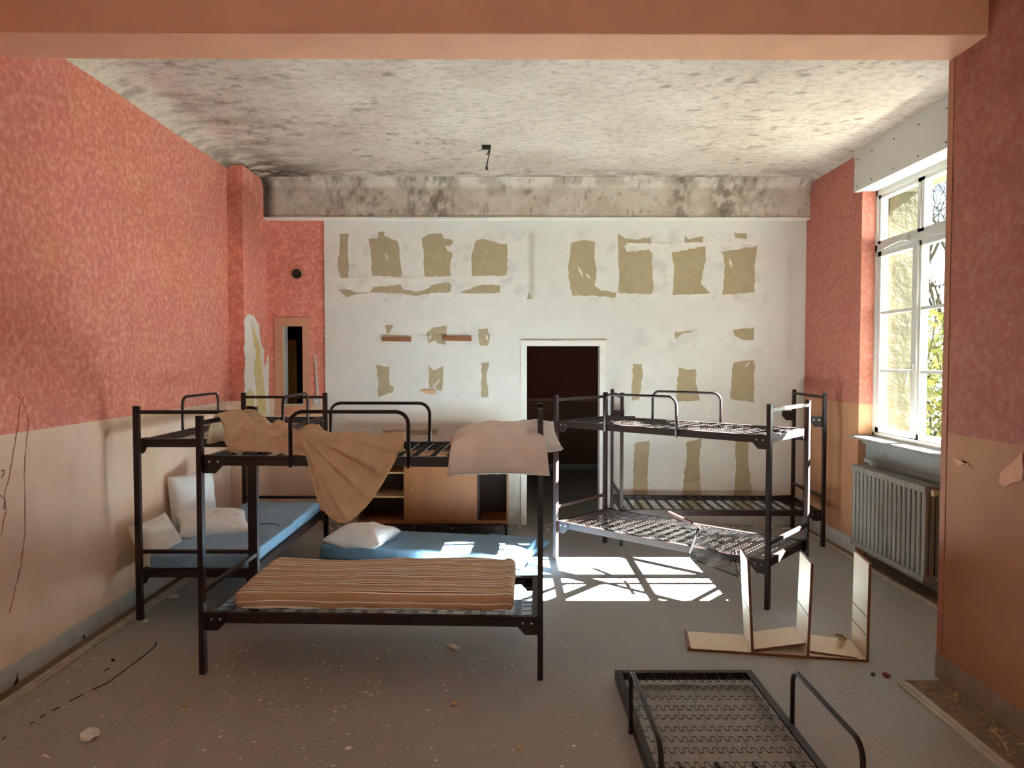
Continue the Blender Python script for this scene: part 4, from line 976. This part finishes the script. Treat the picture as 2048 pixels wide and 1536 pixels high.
# ================================================================== FLOOR DEBRIS
def lump(name, label, cat, px, py, w, h, d, mat, seed):
    p = atz(px, py); bm = bmesh.new(); bmesh.ops.create_icosphere(bm, subdivisions=2, radius=1)
    for v in bm.verts:
        k = 1+.45*mnoise.noise(v.co*1.6+Vector((seed, 0, 0))); c = v.co*k; v.co = Vector((c.x*w/2, c.y*d/2, max(0, c.z*.5+.45)*h))
    me = bpy.data.meshes.new(name); bm.to_mesh(me); bm.free(); me.materials.append(M[mat]); o = bpy.data.objects.new(name, me); C.objects.link(o); o.location = p
    o.rotation_euler = (0, 0, seed); return tag(o, label, cat)
lump('plaster_lump', 'crumpled white plaster lump on the floor near the lower left corner', 'debris', 179, 1480, .085, .06, .06, 'paper', 1)
lump('plaster_lump', 'small grey-white scrap on the floor in front of the nearest bunk', 'debris', 906, 1297, .09, .025, .05, 'paper', 2.2)
lump('plaster_lump', 'tan flake on the floor below the nearest bunk, right of the middle', 'debris', 910, 1409, .045, .012, .04, 'flake_tan', 3.1)
lump('plaster_lump', 'pale green-white flake at the bottom of the floor left of the loose deck', 'debris', 697, 1498, .035, .01, .03, 'paper', 4)
lump('plastic_scrap', 'dark red plastic scrap on the floor right of the loose deck', 'debris', 1773, 1353, .05, .022, .035, 'red', 5)
lump('dirt_clod', 'small black clod beside the dark red scrap', 'debris', 1746, 1351, .025, .018, .02, 'black', 6)
lump('plaster_lump', 'white crumbs beside the floor strip under the left bunk', 'debris', 346, 1195, .08, .02, .06, 'paper', 7)
lump('plaster_lump', 'flat pale chip at the foot of the left bunk near post', 'debris', 291, 1243, .07, .012, .03, 'paper', 8)
lump('plaster_lump', 'small pink chip at the bottom of the floor, left of the loose deck', 'debris', 1040, 1498, .03, .01, .025, 'flake_tan', 9)
lump('plaster_lump', 'pinkish chip on the floor in the lower left part', 'debris', 370, 1412, .035, .012, .03, 'flake_tan', 10)
lump('dirt_clod', 'small black clod on the floor in front of the left bunk', 'debris', 226, 1322, .025, .015, .02, 'black', 11)
lump('plaster_lump', 'white sliver on the floor near the lower left edge', 'debris', 92, 1513, .06, .006, .015, 'paper', 12)
o = obj('cord', MB().tube([(-.10, 0, 0), (-.05, .03, .004), (0, .035, .004), (.06, .02, .004), (.11, -.03, .003)], .0035, 6), M['black'], None, (-1.98, 5.78, ZL_+.099)); tag(o, 'short dark cord lying on the blue mattress of the left bunk', 'cord')
ch = MB()
zones = [(450, 760, 1290, 1420, 150), (380, 900, 1380, 1536, 120), (130, 260, 1310, 1370, 60), (380, 480, 1320, 1380, 70), (860, 1080, 1280, 1400, 60), (0, 1200, 1250, 1536, 110), (1230, 1700, 1250, 1330, 12)]
for xa, xb, ya, yb, k in zones:
    for _ in range(k):
        p = atz(random.uniform(xa, xb), random.uniform(ya, yb), .0015); s = random.choice((.0018, .0022, .003, .003, .004, .005, .009)); a0 = random.uniform(0, 6.28); n = random.randint(4, 6)
        ch.prism([p+Vector((math.cos(a0+2*PI*i/n)*s*random.uniform(.6, 1.5), math.sin(a0+2*PI*i/n)*s*random.uniform(.5, 1.2), 0)) for i in range(n)], (0, 0, 1), .0015)
o = obj('paint_flakes', ch, M['paper']); o['kind'] = 'stuff'; tag(o, 'scattered pale paint flakes over the grey floor', 'paint flakes')
# splinters and dust lumps in the open gap by the near right wall
gp = MB()
for _ in range(90):
    x, y = random.uniform(2.225, 2.41), random.uniform(2.6, 3.85); a0 = random.uniform(0, 3.1); l = random.choice((.01, .015, .03, .06)); w = random.uniform(.002, .006)
    gp.bar((x, y, .008), (min(2.42, x+l*math.cos(a0)), y+l*math.sin(a0), .008+random.uniform(0, .008)), w, w)
o = obj('splinters', gp, M['broken_wood']); o['kind'] = 'stuff'; tag(o, 'wood splinters and crumbs in the open gap beside the near right wall', 'debris')
# rubble along the foot of the back wall
rb = MB()
for _ in range(260):
    x = random.uniform(-2.0, 3.0); 
    if DX0 < x < DX1 and random.random() < .6: continue
    y = 7.62-abs(random.gauss(0, .10)); s = random.choice((.006, .01, .016, .022)); 
    a0 = random.uniform(0, 6); rb.prism([(x+math.cos(a0+i*1.26)*s*random.uniform(.6, 1.4), y+math.sin(a0+i*1.26)*s*random.uniform(.6, 1.4), .001) for i in range(5)], (random.uniform(-.3, .3), 0, 1), s*.5)
o = obj('rubble', rb, M['paper']); o['kind'] = 'stuff'; tag(o, 'plaster crumbs along the foot of the back wall', 'rubble')

# ================================================================== OUTSIDE
struct(box_obj('ground', (3.7, -20, -1.4), (60, 60, -1.2), M['grass']))
def leaves(name, n, fn, s, mat):
    c = np.array([fn() for _ in range(n)]); a = rng.normal(size=(n, 3)); a /= np.linalg.norm(a, axis=1)[:, None]
    b = np.cross(a, rng.normal(size=(n, 3))); b /= np.linalg.norm(b, axis=1)[:, None]; ss = s*rng.uniform(.6, 1.4, size=(n, 1))
    v = np.stack([c-a*ss, c+b*ss*.5, c+a*ss, c-b*ss*.5], 1).reshape(-1, 3)
    me = bpy.data.meshes.new(name); me.from_pydata(v.tolist(), [], [(4*i, 4*i+1, 4*i+2, 4*i+3) for i in range(n)]); me.update(); me.materials.append(M[mat])
    return me
hd = thing('ivy_hedge', 'tall sunlit yellow-green hedge seen through the lower window panes', 'hedge', (9.2, 14.5, -1.2))
def hp():
    while True:
        x, y, z = random.uniform(-3.6, 3.6), random.uniform(-3.0, 3.0), random.uniform(0, 4.6)
        top = 3.9+.8*mnoise.noise(Vector((x*.8, y*.8, 0)))
        if z < top: return (x, y, z)
f_ = obj('foliage', leaves('foliage', 26000, hp, .075, 'leaf'), None, hd); f_['kind'] = 'stuff'
st = MB()
for _ in range(70):
    x, y = random.uniform(-3.4, 3.4), random.uniform(-2.8, 2.8); p = Vector((x, y, 0)); P = [p]
    for k in range(5): p = p+Vector((random.gauss(0, .22), random.gauss(0, .22), .85)); P.append(p)
    st.tube(P, [.03, .026, .02, .016, .01, .005], 5)
o = obj('stems', st, M['bark'], hd); o['kind'] = 'stuff'
bt = thing('bare_tree', 'leafless tree rising above the hedge outside the window', 'tree', (9.3, 14.9, -1.2))
tw = MB(); tr_ = random.Random(11)
def branch(p, d, r, ln, lev):
    P = [p]; R = [r]
    for k in range(4):
        d = (d+Vector((tr_.gauss(0, .16), tr_.gauss(0, .16), tr_.gauss(.03, .1)))).normalized(); p = p+d*ln/4; P.append(p); R.append(r*(1-.45*(k+1)/4))
    tw.tube(P, R, 5 if lev > 2 else 3, cap=False)
    if lev == 0: return
    for k in range(3 if lev > 1 else 4):
        a = tr_.uniform(0, 6.28); s = Vector((math.cos(a), math.sin(a), tr_.uniform(.1, .9))); q = P[tr_.choice((2, 3, 4))]
        branch(q, (d*.75+s*.75).normalized(), max(.008, R[-1]*.8), ln*.72, lev-1)
tree_trunk = [(0, 0, 0), (.05, .02, 2), (.0, .05, 3.6)]
obj('trunk', MB().tube(tree_trunk, [.22, .18, .14], 10), M['bark'], bt)
for k in range(6):
    a = k*1.05; branch(Vector((0, .05, 3.3+.08*k)), Vector((math.cos(a)*.6, math.sin(a)*.6, .8)).normalized(), .075, 1.7, 4)
obj('branches', tw, M['bark'], bt)
